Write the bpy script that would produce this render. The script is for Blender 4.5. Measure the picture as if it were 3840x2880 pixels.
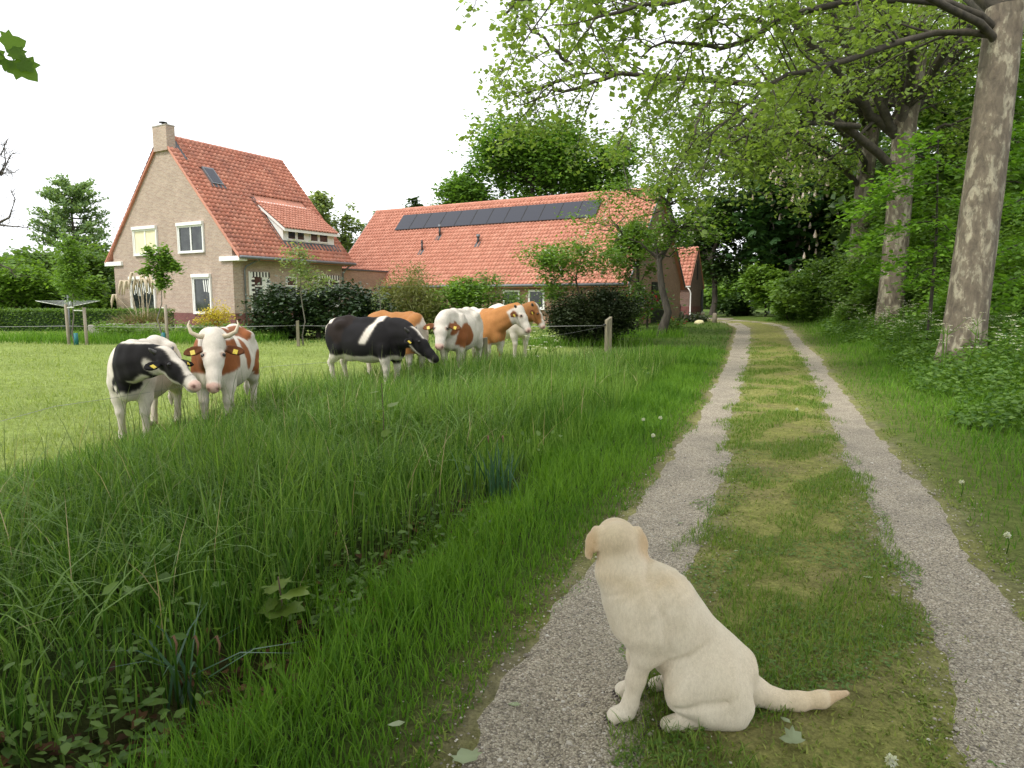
import bpy, math, random
import numpy as np
from mathutils import Vector, Matrix, Euler

for o in list(bpy.data.objects):
    bpy.data.objects.remove(o)
scene = bpy.context.scene
COL = scene.collection
rad = math.radians

# ------------------------------------------------------------------ camera
EYE = 1.6
FPX = 682.7                      # focal length in pixels at 1024 wide
PITCH = math.atan(83 / FPX)
cd = bpy.data.cameras.new("camera")
cd.sensor_width = 36.0
cd.lens = 36.0 * FPX / 1024
cd.clip_start = 0.05
cd.clip_end = 3000
cam = bpy.data.objects.new("camera", cd)
cam.location = (0, 0, EYE)
cam.rotation_euler = (math.pi / 2 - PITCH, 0, 0)
COL.objects.link(cam)
scene.camera = cam

# ------------------------------------------------------------------ sky, sun, exposure
SUN_EL, SUN_AZ = 52.0, 232.0     # degrees; azimuth clockwise from +Y (north): behind the camera, to the left
w = bpy.data.worlds.new("World")
scene.world = w
w.use_nodes = True
nt = w.node_tree
nt.nodes.clear()
sky = nt.nodes.new("ShaderNodeTexSky")
sky.sky_type = 'NISHITA'
sky.sun_disc = False
sky.sun_elevation = rad(SUN_EL)
sky.sun_rotation = rad(SUN_AZ)
sky.air_density = 1.0
sky.dust_density = 2.0
sky.ozone_density = 1.0
hsv = nt.nodes.new("ShaderNodeHueSaturation")
hsv.inputs['Saturation'].default_value = 0.10
tc = nt.nodes.new("ShaderNodeTexCoord")
mp = nt.nodes.new("ShaderNodeMapping")
mp.inputs['Scale'].default_value = (1.2, 1.2, 4.0)
cn = nt.nodes.new("ShaderNodeTexNoise")
cn.inputs['Scale'].default_value = 1.6
cn.inputs['Detail'].default_value = 5
cr = nt.nodes.new("ShaderNodeMapRange")
cr.inputs['From Min'].default_value = 0.3
cr.inputs['From Max'].default_value = 0.7
cr.inputs['To Min'].default_value = 0.85
cr.inputs['To Max'].default_value = 1.15
mul = nt.nodes.new("ShaderNodeVectorMath")
mul.operation = 'MULTIPLY'
bgn = nt.nodes.new("ShaderNodeBackground")
bgn.inputs['Strength'].default_value = 0.15
wo = nt.nodes.new("ShaderNodeOutputWorld")
L = nt.links.new
L(sky.outputs[0], hsv.inputs['Color'])
L(tc.outputs['Generated'], mp.inputs[0])
L(mp.outputs[0], cn.inputs['Vector'])
L(cn.outputs[0], cr.inputs[0])
ovc = nt.nodes.new("ShaderNodeMix")          # thin bright overcast over the clear sky
ovc.data_type = 'RGBA'
ovc.inputs[0].default_value = 0.72
ovc.inputs[7].default_value = (6.6, 6.75, 7.0, 1)
L(hsv.outputs[0], ovc.inputs[6])
L(ovc.outputs[2], mul.inputs[0])
L(cr.outputs[0], mul.inputs[1])
L(mul.outputs[0], bgn.inputs[0])
L(bgn.outputs[0], wo.inputs[0])

sd = bpy.data.lights.new("sun", 'SUN')
sd.energy = 1.5
sd.angle = rad(10)
sd.color = (1.0, 0.95, 0.87)
sun = bpy.data.objects.new("sun", sd)
az, el = rad(SUN_AZ), rad(SUN_EL)
SUNV = Vector((math.sin(az) * math.cos(el), math.cos(az) * math.cos(el), math.sin(el)))
sun.rotation_euler = (-SUNV).to_track_quat('-Z', 'Y').to_euler()
COL.objects.link(sun)
vs = scene.view_settings
vs.view_transform = 'Standard'
vs.look = 'None'
vs.gamma = 1.0
vs.use_curve_mapping = False
vs.exposure = 0.8
scene.cycles.use_denoising = True
scene.cycles.max_bounces = 8
scene.cycles.diffuse_bounces = 3
scene.cycles.glossy_bounces = 2
scene.cycles.transmission_bounces = 4
scene.cycles.transparent_max_bounces = 6

# ------------------------------------------------------------------ small helpers
def obj(name, me, m=None, parent=None):
    o = bpy.data.objects.new(name, me)
    COL.objects.link(o)
    if m is not None and me is not None:
        me.materials.clear()
        me.materials.append(m)
    if parent is not None:
        o.parent = parent
    return o

def tag(o, label=None, cat=None, group=None, kind=None):
    if label: o['label'] = label
    if cat: o['category'] = cat
    if group: o['group'] = group
    if kind: o['kind'] = kind
    return o

def empty(name, loc, label, cat, rz=0.0, group=None):
    o = bpy.data.objects.new(name, None)
    COL.objects.link(o)
    o.empty_display_size = 0.2
    o.location = loc
    o.rotation_euler = (0, 0, rz)
    return tag(o, label, cat, group)

def sstep(a, b, x):
    t = np.clip((np.asarray(x, float) - a) / (b - a), 0, 1)
    return t * t * (3 - 2 * t)

def mesh_np(name, v, f, attrs=None, smooth=False):
    """v (N,3), f (M,3) or (M,4) int, or list of such arrays; attrs {name: (N,) or (N,3)}"""
    fl = f if isinstance(f, (list, tuple)) else [f]
    fl = [np.asarray(a, np.int32) for a in fl if len(a)]
    me = bpy.data.meshes.new(name)
    me.vertices.add(len(v))
    me.vertices.foreach_set('co', np.asarray(v, np.float32).ravel())
    idx = np.concatenate([a.ravel() for a in fl])
    cnt = np.concatenate([np.full(len(a), a.shape[1], np.int32) for a in fl])
    st = np.concatenate([[0], np.cumsum(cnt)[:-1]]).astype(np.int32)
    me.loops.add(len(idx))
    me.loops.foreach_set('vertex_index', idx.astype(np.int32))
    me.polygons.add(len(cnt))
    me.polygons.foreach_set('loop_start', st)
    me.polygons.foreach_set('loop_total', cnt)
    if smooth:
        me.polygons.foreach_set('use_smooth', np.ones(len(cnt), bool))
    for k, a in (attrs or {}).items():
        a = np.asarray(a, np.float32)
        if a.ndim == 1:
            at = me.attributes.new(k, 'FLOAT', 'POINT')
            at.data.foreach_set('value', a)
        else:
            at = me.attributes.new(k, 'FLOAT_COLOR', 'POINT')
            at.data.foreach_set('color', np.concatenate([a, np.ones((len(a), 1), np.float32)], 1).ravel())
    me.update(calc_edges=True)
    return me

class MB:
    """collects boxes, prisms and tubes into one mesh (with metre UVs by box projection)"""
    def __init__(s): s.v = []; s.f = []; s.sm = False
    def add(s, v, f):
        b = len(s.v)
        s.v += [tuple(map(float, q)) for q in v]
        s.f += [[b + i for i in q] for q in f]
        return s
    def box(s, x0, x1, y0, y1, z0, z1):
        v = [(x, y, z) for z in (z0, z1) for x, y in ((x0, y0), (x1, y0), (x1, y1), (x0, y1))]
        return s.add(v, [(3, 2, 1, 0), (4, 5, 6, 7), (0, 1, 5, 4), (1, 2, 6, 5), (2, 3, 7, 6), (3, 0, 4, 7)])
    def hexa(s, a, b):
        """a, b: two quads (4 points each), b is the opposite face"""
        return s.add(list(a) + list(b), [(3, 2, 1, 0), (4, 5, 6, 7), (0, 1, 5, 4), (1, 2, 6, 5), (2, 3, 7, 6), (3, 0, 4, 7)])
    def prism(s, poly, off):
        n = len(poly); o = np.array(off)
        v = [np.array(q) for q in poly] + [np.array(q) + o for q in poly]
        f = [list(range(n))[::-1], list(range(n, 2 * n))] + [(i, (i + 1) % n, n + (i + 1) % n, n + i) for i in range(n)]
        return s.add(v, f)
    def tube(s, path, r, n=8, cap=True):
        v, f = tube_np(np.array(path, float), r, n, cap)
        return s.add(v, f)
    def build(s, name, m, parent=None, smooth=False, bevel=0.0):
        me = bpy.data.meshes.new(name)
        me.from_pydata(s.v, [], s.f)
        if smooth:
            me.polygons.foreach_set('use_smooth', np.ones(len(s.f), bool))
        uvl = me.uv_layers.new(name='m')
        co = np.array(s.v)
        for p in me.polygons:
            n = p.normal
            ax = max(range(3), key=lambda i: abs(n[i]))
            for li in p.loop_indices:
                q = co[me.loops[li].vertex_index]
                uvl.data[li].uv = ((q[1], q[2]), (q[0], q[2]), (q[0], q[1]))[ax]
        o = obj(name, me, m, parent)
        if bevel:
            md = o.modifiers.new('b', 'BEVEL'); md.width = bevel; md.segments = 2; md.limit_method = 'ANGLE'
        return o

def tube_np(path, r, n=8, cap=True):
    path = np.asarray(path, float)
    k = len(path)
    r = np.full(k, r, float) if np.isscalar(r) else np.asarray(r, float)
    t = np.gradient(path, axis=0)
    t /= np.linalg.norm(t, axis=1)[:, None] + 1e-9
    ref = np.array([0, 0, 1.]) if abs(t[0][2]) < .9 else np.array([1., 0, 0])
    v = []
    a = np.cross(t[0], ref); a /= np.linalg.norm(a)
    for i in range(k):
        a = a - t[i] * (a @ t[i]); a /= np.linalg.norm(a) + 1e-9
        b = np.cross(t[i], a)
        th = np.arange(n) * 2 * math.pi / n
        v.append(path[i] + r[i] * (np.cos(th)[:, None] * a + np.sin(th)[:, None] * b))
    v = np.concatenate(v)
    f = [(i * n + j, i * n + (j + 1) % n, (i + 1) * n + (j + 1) % n, (i + 1) * n + j) for i in range(k - 1) for j in range(n)]
    if cap:
        f += [list(range(n))[::-1], list(range((k - 1) * n, k * n))]
    return v, f

class TA:
    """fast accumulator of many tubes (quads only)"""
    def __init__(s): s.v = []; s.q = []; s.n = 0
    def tube(s, path, r0, r1, n=5):
        path = np.asarray(path, float); k = len(path)
        rr = np.linspace(r0, r1, k) if np.isscalar(r0) and not isinstance(r1, (list, np.ndarray)) else np.asarray(r1)
        t = np.gradient(path, axis=0); t /= np.linalg.norm(t, axis=1)[:, None] + 1e-9
        ref = np.array([0.31, 0.17, .93]) if abs(t[0][2]) < .8 else np.array([.9, .3, 0.1])
        a = np.cross(t, ref); a /= np.linalg.norm(a, axis=1)[:, None] + 1e-9
        b = np.cross(t, a)
        th = np.arange(n) * 2 * math.pi / n
        v = path[:, None, :] + rr[:, None, None] * (np.cos(th)[None, :, None] * a[:, None, :] + np.sin(th)[None, :, None] * b[:, None, :])
        s.v.append(v.reshape(-1, 3))
        i = np.arange(k - 1)[:, None] * n; j = np.arange(n)[None, :]; j2 = (j + 1) % n
        q = np.stack([i + j, i + j2, i + n + j2, i + n + j], -1).reshape(-1, 4) + s.n
        s.q.append(q); s.n += k * n
    def mesh(s, name):
        return mesh_np(name, np.concatenate(s.v), np.concatenate(s.q), smooth=True)

# ------------------------------------------------------------------ materials
MATS = {}
def mat(name):
    m = bpy.data.materials.new(name); m.use_nodes = True
    MATS[name] = m
    n = m.node_tree.nodes
    return m, m.node_tree, n['Principled BSDF'], n['Material Output']

def ramp(nt, fac, stops):
    r = nt.nodes.new('ShaderNodeValToRGB')
    e = r.color_ramp.elements
    while len(e) < len(stops): e.new(0.5)
    for i, (p, c) in enumerate(stops):
        e[i].position = p; e[i].color = (*c, 1)
    nt.links.new(fac, r.inputs[0])
    return r.outputs[0]

def noise(nt, scale, detail=4, vec=None, dist=0.0, rough=.55):
    n = nt.nodes.new('ShaderNodeTexNoise')
    n.inputs['Scale'].default_value = scale
    n.inputs['Detail'].default_value = detail
    n.inputs['Distortion'].default_value = dist
    n.inputs['Roughness'].default_value = rough
    if vec is not None: nt.links.new(vec, n.inputs['Vector'])
    return n.outputs[0]

def objco(nt):
    return nt.nodes.new('ShaderNodeTexCoord').outputs['Object']

def bump(nt, h, s, d, bs):
    b = nt.nodes.new('ShaderNodeBump')
    b.inputs['Strength'].default_value = s
    b.inputs['Distance'].default_value = d
    nt.links.new(h, b.inputs['Height'])
    nt.links.new(b.outputs[0], bs.inputs['Normal'])

def mixc(nt, fac, a, b, mode='MIX'):
    m = nt.nodes.new('ShaderNodeMix'); m.data_type = 'RGBA'; m.blend_type = mode
    for s, x in ((m.inputs[0], fac), (m.inputs[6], a), (m.inputs[7], b)):
        if isinstance(x, (int, float)): s.default_value = x
        elif isinstance(x, tuple): s.default_value = (*x, 1)
        else: nt.links.new(x, s)
    return m.outputs[2]

def attr(nt, name, fac=True):
    a = nt.nodes.new('ShaderNodeAttribute'); a.attribute_name = name
    return a.outputs['Fac'] if fac else a.outputs['Color']

def plain(name, c, rough=.6, var=.12, scale=8, metal=0.0, bmp=0.0):
    m, t, b, o = mat(name)
    co = objco(t)
    n = noise(t, scale, 5, co)
    col = ramp(t, n, [(.25, tuple(x * (1 - var) for x in c)), (.75, tuple(min(1, x * (1 + var)) for x in c))])
    t.links.new(col, b.inputs['Base Color'])
    b.inputs['Roughness'].default_value = rough
    b.inputs['Metallic'].default_value = metal
    if bmp: bump(t, noise(t, scale * 6, 4, co), bmp, .01, b)
    return m

def leafmat(name, c0, c1, trans=.35, rough=.5, spec=.35, tcol=None):
    """leaf or blade: colour runs c0..c1 with the per-piece attribute rnd, partly translucent"""
    m, t, b, o = mat(name)
    r = attr(t, 'rnd')
    col = ramp(t, r, [(0.0, c0), (1.0, c1)])
    t.links.new(col, b.inputs['Base Color'])
    b.inputs['Roughness'].default_value = rough
    b.inputs['Specular IOR Level'].default_value = spec
    tr = t.nodes.new('ShaderNodeBsdfTranslucent')
    tc = mixc(t, 1.0, col, tcol or (1.25, 1.3, .55), 'MULTIPLY')
    t.links.new(tc, tr.inputs[0])
    mx = t.nodes.new('ShaderNodeMixShader'); mx.inputs[0].default_value = trans
    t.links.new(b.outputs[0], mx.inputs[1]); t.links.new(tr.outputs[0], mx.inputs[2])
    t.links.new(mx.outputs[0], o.inputs[0])
    return m

def barkmat(name, c0, c1, scale=6, stretch=.25, bmp=.6):
    m, t, b, o = mat(name)
    co = objco(t)
    mpn = t.nodes.new('ShaderNodeMapping'); mpn.inputs['Scale'].default_value = (1, 1, stretch)
    t.links.new(co, mpn.inputs[0])
    n = noise(t, scale, 6, mpn.outputs[0], .5)
    t.links.new(ramp(t, n, [(.3, c0), (.7, c1)]), b.inputs['Base Color'])
    b.inputs['Roughness'].default_value = .85
    bump(t, noise(t, scale * 2.5, 6, mpn.outputs[0]), bmp, .02, b)
    return m
# ------------------------------------------------------------------ terrain
TY = np.array([-8, 0, 2.18, 2.63, 3.49, 5.13, 6.66, 9.17, 10.5, 12.3, 14.9, 18.6, 24, 32.6, 38, 42, 46])
T_LL = np.array([-3.7, -.95, -.24, -.10, .20, .91, 1.49, 2.49, 3.0, 3.6, 4.56, 5.88, 7.73, 10.67, 11.75, 11.6, 10.0])
T_LR = np.array([-2.95, -.2, .46, .60, .90, 1.58, 2.19, 2.98, 3.5, 4.2, 5.12, 6.5, 8.41, 11.38, 12.6, 12.7, 11.6])
T_RL = np.array([-2.0, .85, 1.57, 1.77, 2.12, 2.74, 3.30, 4.3, 4.81, 5.51, 6.51, 7.87, 9.75, 12.84, 13.7, 13.4, 12.4])
T_RR = np.array([-1.4, 1.4, 2.1, 2.32, 2.71, 3.38, 3.95, 4.87, 5.39, 6.06, 7.0, 8.48, 10.28, 13.3, 14.5, 14.4, 13.8])
ROADL = lambda y: np.interp(y, TY, T_LL)
ROADR = lambda y: np.interp(y, TY, T_RR)
# back edge of the tall-grass belt = the pasture fence line
FENCE = np.array([(-4.35, -8), (-4.35, 2), (-4.3, 7.0), (-3.8, 10.6), (-2.4, 13.4), (-.6, 15.3), (2.66, 18.9)])
FENCEX = lambda y: np.interp(y, FENCE[:, 1], FENCE[:, 0])

def nz(x, y, s=1.0, k=0):
    x = np.asarray(x) * s + 13.1 * k; y = np.asarray(y) * s - 7.7 * k
    return (np.sin(x * 1.3 + 1.7 * np.sin(y * .9 + k)) + np.sin(y * 1.7 + 1.3 * np.sin(x * 1.1 - k)) + .5 * np.sin(2.9 * x - 2.3 * y + k)) / 2.5

def H(x, y):
    x = np.asarray(x, float); y = np.asarray(y, float)
    z = .42 * sstep(10, 42, y)
    dr = x - ROADR(y)
    z = z + .32 * sstep(.7, 3.4, dr) * (1 - .6 * sstep(36, 46, y))
    dl = ROADL(y) - x
    z = z - .2 * np.exp(-((dl - 1.22) / .38) ** 2) * (1 - sstep(4.2, 6.2, y))
    past = sstep(-.6, 1.2, FENCEX(y) - x) * (1 - sstep(12, 22, y))
    z = z - .09 * past
    wheel = np.exp(-((x - (np.interp(y, TY, T_LL) + np.interp(y, TY, T_LR)) / 2) / .3) ** 2) + np.exp(-((x - (np.interp(y, TY, T_RL) + np.interp(y, TY, T_RR)) / 2) / .3) ** 2)
    z = z - .03 * wheel * sstep(-.5, .2, 50 - y)
    z = z + .015 * nz(x, y, 1.6) + .02 * nz(x, y, .35, 2)
    return z

def pix_dir(px, py):
    xc = (px - 512) / FPX; yc = (384 - py) / FPX
    return np.array([xc, math.cos(PITCH) + yc * math.sin(PITCH), -math.sin(PITCH) + yc * math.cos(PITCH)])

def W(px, py, y):
    """world point on the sight line of a picture position, at distance y ahead"""
    d = pix_dir(px, py)
    return np.array([0, 0, EYE]) + d * (y / d[1])

def D(x, y): return x / 2.16016, y / 2.16016

def spot(px, y):
    """ground point at distance y ahead under picture column px (on the horizon row)"""
    x = (px - 512) / FPX * y * math.cos(PITCH)
    return np.array([x, y, float(H(x, y))])

def axis(lo, hi, flo, fhi, step):
    near = np.arange(flo, fhi + 1e-6, step)
    a = flo - np.cumsum(np.geomspace(step, 90, 26)); b = fhi + np.cumsum(np.geomspace(step, 90, 26))
    return np.concatenate([a[::-1], near, b])

gx = axis(-700, 700, -9, 14, .18); gy = axis(-700, 900, -3, 28, .18)
gy = gy[gy > -200]
X, Y = np.meshgrid(gx, gy, indexing='ij')
Zg = H(X, Y)
nxg, nyg = X.shape
ii = np.arange(nxg * nyg).reshape(nxg, nyg)
gf = np.stack([ii[:-1, :-1], ii[1:, :-1], ii[1:, 1:], ii[:-1, 1:]], -1).reshape(-1, 4)

def zone_colour(x, y):
    n1 = nz(x, y, 1.1, 1); n2 = nz(x, y, 3.7, 5); n3 = nz(x, y, .22, 3)
    c = np.empty(x.shape + (3,))
    c[:] = (.085, .135, .028)                                          # lawn and pasture
    c *= (1 + .18 * n1 + .12 * n3)[..., None]
    past = ((x < FENCEX(y)) & (y < 19) | (y > 19) & (x < 2.0))[..., None]
    c = np.where(past, np.array([.21, .275, .075]) * (1 + .12 * n1 + .1 * n2)[..., None], c)
    dl = ROADL(y) - x; dr = x - ROADR(y)
    def put(mask, col, amt=1.0):
        nonlocal c
        mm = (mask * amt)[..., None]
        c = c * (1 - mm) + np.array(col) * mm
    strip = sstep(-.25, .0, dr * -1) * sstep(-.25, 0.0, -dl)
    put(strip * (y < 44), (.25, .255, .085))
    put(strip * (y < 44) * sstep(.1, .6, n2), (.20, .165, .095), .5)
    put(sstep(1.6, .2, dr) * (dr > 0) * (y < 44), (.15, .175, .055), .75)
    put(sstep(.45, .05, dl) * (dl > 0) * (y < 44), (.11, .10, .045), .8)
    for ed in (T_LL, T_LR, T_RL, T_RR):
        put(np.exp(-((x - np.interp(y, TY, ed)) / .13) ** 2) * (y < 44) * (.45 + .4 * n2).clip(0, 1), (.27, .25, .18), .8)
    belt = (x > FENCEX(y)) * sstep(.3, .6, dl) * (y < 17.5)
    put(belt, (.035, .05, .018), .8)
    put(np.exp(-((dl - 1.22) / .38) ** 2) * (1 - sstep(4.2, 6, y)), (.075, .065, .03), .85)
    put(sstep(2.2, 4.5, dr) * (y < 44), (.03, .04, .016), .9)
    return c

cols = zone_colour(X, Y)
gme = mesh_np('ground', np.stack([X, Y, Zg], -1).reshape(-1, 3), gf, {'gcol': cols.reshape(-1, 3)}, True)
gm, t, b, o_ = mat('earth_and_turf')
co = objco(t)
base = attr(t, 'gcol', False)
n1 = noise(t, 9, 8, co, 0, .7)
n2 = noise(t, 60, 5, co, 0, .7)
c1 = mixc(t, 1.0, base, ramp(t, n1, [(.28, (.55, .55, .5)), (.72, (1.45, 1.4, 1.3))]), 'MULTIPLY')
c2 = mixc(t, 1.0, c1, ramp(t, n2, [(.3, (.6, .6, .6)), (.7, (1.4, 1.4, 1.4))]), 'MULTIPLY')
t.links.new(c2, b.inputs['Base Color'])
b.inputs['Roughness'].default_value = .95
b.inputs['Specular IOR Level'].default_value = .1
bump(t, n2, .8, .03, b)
ground = obj('ground', gme, gm)
tag(ground, kind='structure')

# gravel wheel tracks: irregular edges, 4 mm above the ground
grm, t, b, o_ = mat('gravel')
co = objco(t)
vo = t.nodes.new('ShaderNodeTexVoronoi'); vo.inputs['Scale'].default_value = 120
t.links.new(co, vo.inputs['Vector'])
sep = t.nodes.new('ShaderNodeSeparateColor'); t.links.new(vo.outputs['Color'], sep.inputs[0])
stone = ramp(t, sep.outputs[0], [(0.0, (.17, .15, .12)), (.3, (.32, .285, .225)), (.65, (.42, .375, .30)), (1.0, (.60, .55, .465))])
dark = ramp(t, vo.outputs['Distance'], [(.0, (1.1, 1.1, 1.1)), (.55, (.9, .88, .86)), (.9, (.45, .42, .4))])
big = ramp(t, noise(t, 2.2, 5, co), [(.3, (.92, .91, .88)), (.7, (1.28, 1.25, 1.19))])
t.links.new(mixc(t, 1.0, mixc(t, 1.0, stone, dark, 'MULTIPLY'), big, 'MULTIPLY'), b.inputs['Base Color'])
b.inputs['Roughness'].default_value = .85
inv = t.nodes.new('ShaderNodeMath'); inv.operation = 'SUBTRACT'; inv.inputs[0].default_value = 1
t.links.new(vo.outputs['Distance'], inv.inputs[1])
bump(t, inv.outputs[0], .9, .012, b)

def track(name, xl, xr, seed):
    ys = np.concatenate([np.arange(-6, 14, .07), np.arange(14, 46, .2)])
    a = np.interp(ys, TY, xl); c = np.interp(ys, TY, xr)
    j = lambda k: .04 * nz(ys, ys * 0 + k, 2.3, seed) + .035 * nz(ys, ys * 0 + k, 6.1, seed + 1) + .022 * nz(ys, ys * 0 + k, 19, seed + 2)
    a = a + .02 + j(1); c = c - .02 + j(4)
    u = np.linspace(0, 1, 9)
    xx = a[:, None] + (c - a)[:, None] * u
    yy = np.repeat(ys[:, None], 9, 1)
    zz = H(xx, yy) + .008
    zz[:, 0] -= .012; zz[:, -1] -= .012
    i = np.arange(len(ys) * 9).reshape(len(ys), 9)
    f = np.stack([i[:-1, :-1], i[:-1, 1:], i[1:, 1:], i[1:, :-1]], -1).reshape(-1, 4)
    o = obj(name, mesh_np(name, np.stack([xx, yy, zz], -1).reshape(-1, 3), f, smooth=True), grm)
    return tag(o, kind='structure')
track('gravel_track', T_LL, T_LR, 1)
track('gravel_track', T_RL, T_RR, 7)
# turning place where the lane bends out of sight behind the bollards
yb = MB()
ang = np.linspace(0, 2 * math.pi, 26, endpoint=False)
ring = [(12.3 + 2.6 * math.cos(a) * (1 + .08 * math.sin(3 * a)), 46.0 + 1.7 * math.sin(a)) for a in ang]
yb.add([(12.3, 46.0, float(H(12.3, 46.0)) + .02)] + [(x, y, float(H(x, y)) + .02) for x, y in ring], [(0, 1 + i, 1 + (i + 1) % 26) for i in range(26)])
tag(yb.build('gravel_yard', grm), kind='structure')

# ------------------------------------------------------------------ loose pebbles on the near part of the tracks
rng = np.random.default_rng(5)
def pebbles():
    n = 13000
    y = 1.7 + 5.5 * rng.random(n) ** 1.8
    side = rng.random(n) < .5
    l = np.where(side, np.interp(y, TY, T_LL), np.interp(y, TY, T_RL)); r = np.where(side, np.interp(y, TY, T_LR), np.interp(y, TY, T_RR))
    u = rng.normal(.5, .33, n)
    x = l + (r - l) * u
    s = (.0035 + .0045 * rng.random(n) ** 2) * np.where(rng.random(n) < .02, 2.0, 1.0)
    z = H(x, y) + .006 + s * .3
    pv = np.array([(1, 0, 0), (-.9, .2, 0), (.1, 1, 0), (0, -1, .1), (.1, 0, .75), (0, .1, -.7)])
    pf = np.array([(0, 2, 4), (2, 1, 4), (1, 3, 4), (3, 0, 4), (2, 0, 5), (1, 2, 5), (3, 1, 5), (0, 3, 5)])
    a = rng.random(n) * 6.28
    ca, sa = np.cos(a), np.sin(a)
    sx = s * (.8 + .7 * rng.random(n))
    vx = pv[None, :, 0] * sx[:, None]; vy = pv[None, :, 1] * s[:, None]; vz = pv[None, :, 2] * s[:, None]
    v = np.stack([x[:, None] + vx * ca[:, None] - vy * sa[:, None], y[:, None] + vx * sa[:, None] + vy * ca[:, None], z[:, None] + vz], -1).reshape(-1, 3)
    f = (pf[None] + 6 * np.arange(n)[:, None, None]).reshape(-1, 3)
    return mesh_np('loose_gravel', v, f, {'rnd': np.repeat(rng.random(n), 6)}, True)
pm, t, b, o_ = mat('pebble')
t.links.new(ramp(t, attr(t, 'rnd'), [(0, (.12, .105, .09)), (.25, (.27, .235, .19)), (.6, (.40, .355, .29)), (.85, (.52, .47, .40)), (1, (.72, .67, .60))]), b.inputs['Base Color'])
b.inputs['Roughness'].default_value = .7
tag(obj('loose_gravel', pebbles(), pm), 'loose grey and cream pebbles on the wheel tracks', 'gravel', kind='stuff')
# ------------------------------------------------------------------ grass
def blades(n_name, x, y, h, wd, bend, lean=None, rngs=1, levels=(0, .35, .7, 1.0), rnd=None, droop=.55, base=0.0, az=None):
    """one mesh of n curved tapering blades standing at x, y"""
    r = np.random.default_rng(rngs)
    n = len(x)
    az = r.random(n) * 2 * math.pi if az is None else az
    ca, sa = np.cos(az), np.sin(az)
    tw = r.normal(0, .5, n)
    wx, wy = -np.sin(az + tw), np.cos(az + tw)
    z0 = H(x, y) + base - .01
    V_ = []; prof = (1.0, .95, .65, 0.0) if len(levels) < 5 else (1.0, 1.0, .85, .5, 0.0)
    for k, tt in enumerate(levels):
        off = h * bend * tt ** 1.8
        zz = h * tt * (1 - .25 * bend * tt) - h * droop * np.maximum(0, bend - .45) * tt ** 3
        cx = x + ca * off; cy = y + sa * off; cz = z0 + zz
        if k < len(levels) - 1:
            hw = wd * prof[k] / 2
            V_ += [np.stack([cx - wx * hw, cy - wy * hw, cz], -1), np.stack([cx + wx * hw, cy + wy * hw, cz], -1)]
        else:
            V_.append(np.stack([cx, cy, cz], -1))
    m = len(V_)
    v = np.stack(V_, 1).reshape(-1, 3)
    q = []
    for k in range(len(levels) - 2):
        q.append((2 * k, 2 * k + 1, 2 * k + 3, 2 * k + 2))
    tr = np.array([(m - 3, m - 2, m - 1)])
    off = m * np.arange(n)[:, None, None]
    fq = (np.array(q)[None] + off).reshape(-1, 4)
    ft = (tr[None] + off).reshape(-1, 3)
    rnd = r.random(n) if rnd is None else rnd
    return mesh_np(n_name, v, [fq, ft], {'rnd': np.repeat(rnd, m)}, True)

M_tall = leafmat('tall_grass', (.055, .135, .018), (.235, .365, .075), .4, .55, .15)
M_verge = leafmat('verge_grass', (.062, .155, .016), (.185, .34, .04), .4, .6, .15)
M_past = leafmat('pasture_grass', (.21, .29, .08), (.40, .46, .19), .35, .6, .2)
M_lawn = leafmat('lawn_grass', (.06, .135, .022), (.12, .22, .04), .35, .55, .25)
M_strip = leafmat('strip_grass', (.075, .12, .022), (.20, .22, .06), .35, .6, .2)
M_moss = leafmat('moss', (.14, .20, .04), (.33, .36, .10), .2, .8, .1)
M_straw = leafmat('dry_stalk', (.35, .27, .14), (.55, .46, .28), .2, .7, .2)

g = np.random.default_rng(11)
def pick(n, x0, x1, y0, y1, fn, pw=1.0):
    x = x0 + (x1 - x0) * g.random(n * 12); y = y0 + (y1 - y0) * g.random(n * 12) ** pw
    p = fn(x, y)
    k = g.random(len(x)) < p
    x, y = x[k], y[k]
    return x[:n], y[:n]
def inview(x, y, m=1.0): return (np.abs(x) < .80 * y + m + .4) & (y > .8)

# tall grass belt between ditch and fence: clumped, arching, knee to hip high
def belt_p(x, y):
    dl = ROADL(y) - x
    front = 1.55 + .2 * nz(y, y * 0, 1.1, 4) - .4 * sstep(3.8, 6.5, y)
    d = (dl > front) & (x > FENCEX(y) - .35) & (y < 17.3 + .8 * nz(x, y, .9)) & inview(x, y)
    return d * (.55 + .45 * nz(x, y, 1.7, 6)) * np.clip(1.25 - y / 22, .25, 1)
x, y = pick(47000, -6.5, 4.5, 1.2, 18.2, belt_p, 1.25)
dl = ROADL(y) - x
cl = .5 + .5 * nz(x, y, .8, 9)
fb = np.clip(x - FENCEX(y), 0, 3)
h = (.30 + .40 * cl) * (.5 + .65 * g.random(len(x))) * np.clip(.8 + .3 * (dl - 1.3), .75, 1.0) * (1 + .15 * sstep(7, 11, y)) * np.clip(.45 + .45 * fb + .5 * sstep(8.5, 11, y), .4, 1)
wd = .0075 * (.5 + .9 * g.random(len(x))) * (1 + .035 * y)
tag(obj('tall_grass', blades('tall_grass', x, y, h, wd, (.15 + 1.0 * g.random(len(x)) ** 1.35) * np.clip(.45 + .5 * (dl - 1.35), .4, 1), rngs=3, rnd=np.clip(.42 + .3 * nz(x, y, .9, 3) + .34 * g.normal(size=len(x)), 0, 1)), M_tall),
    'tall arching blue-green grass filling the bank in front of the cows', 'grass', kind='stuff')

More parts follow.
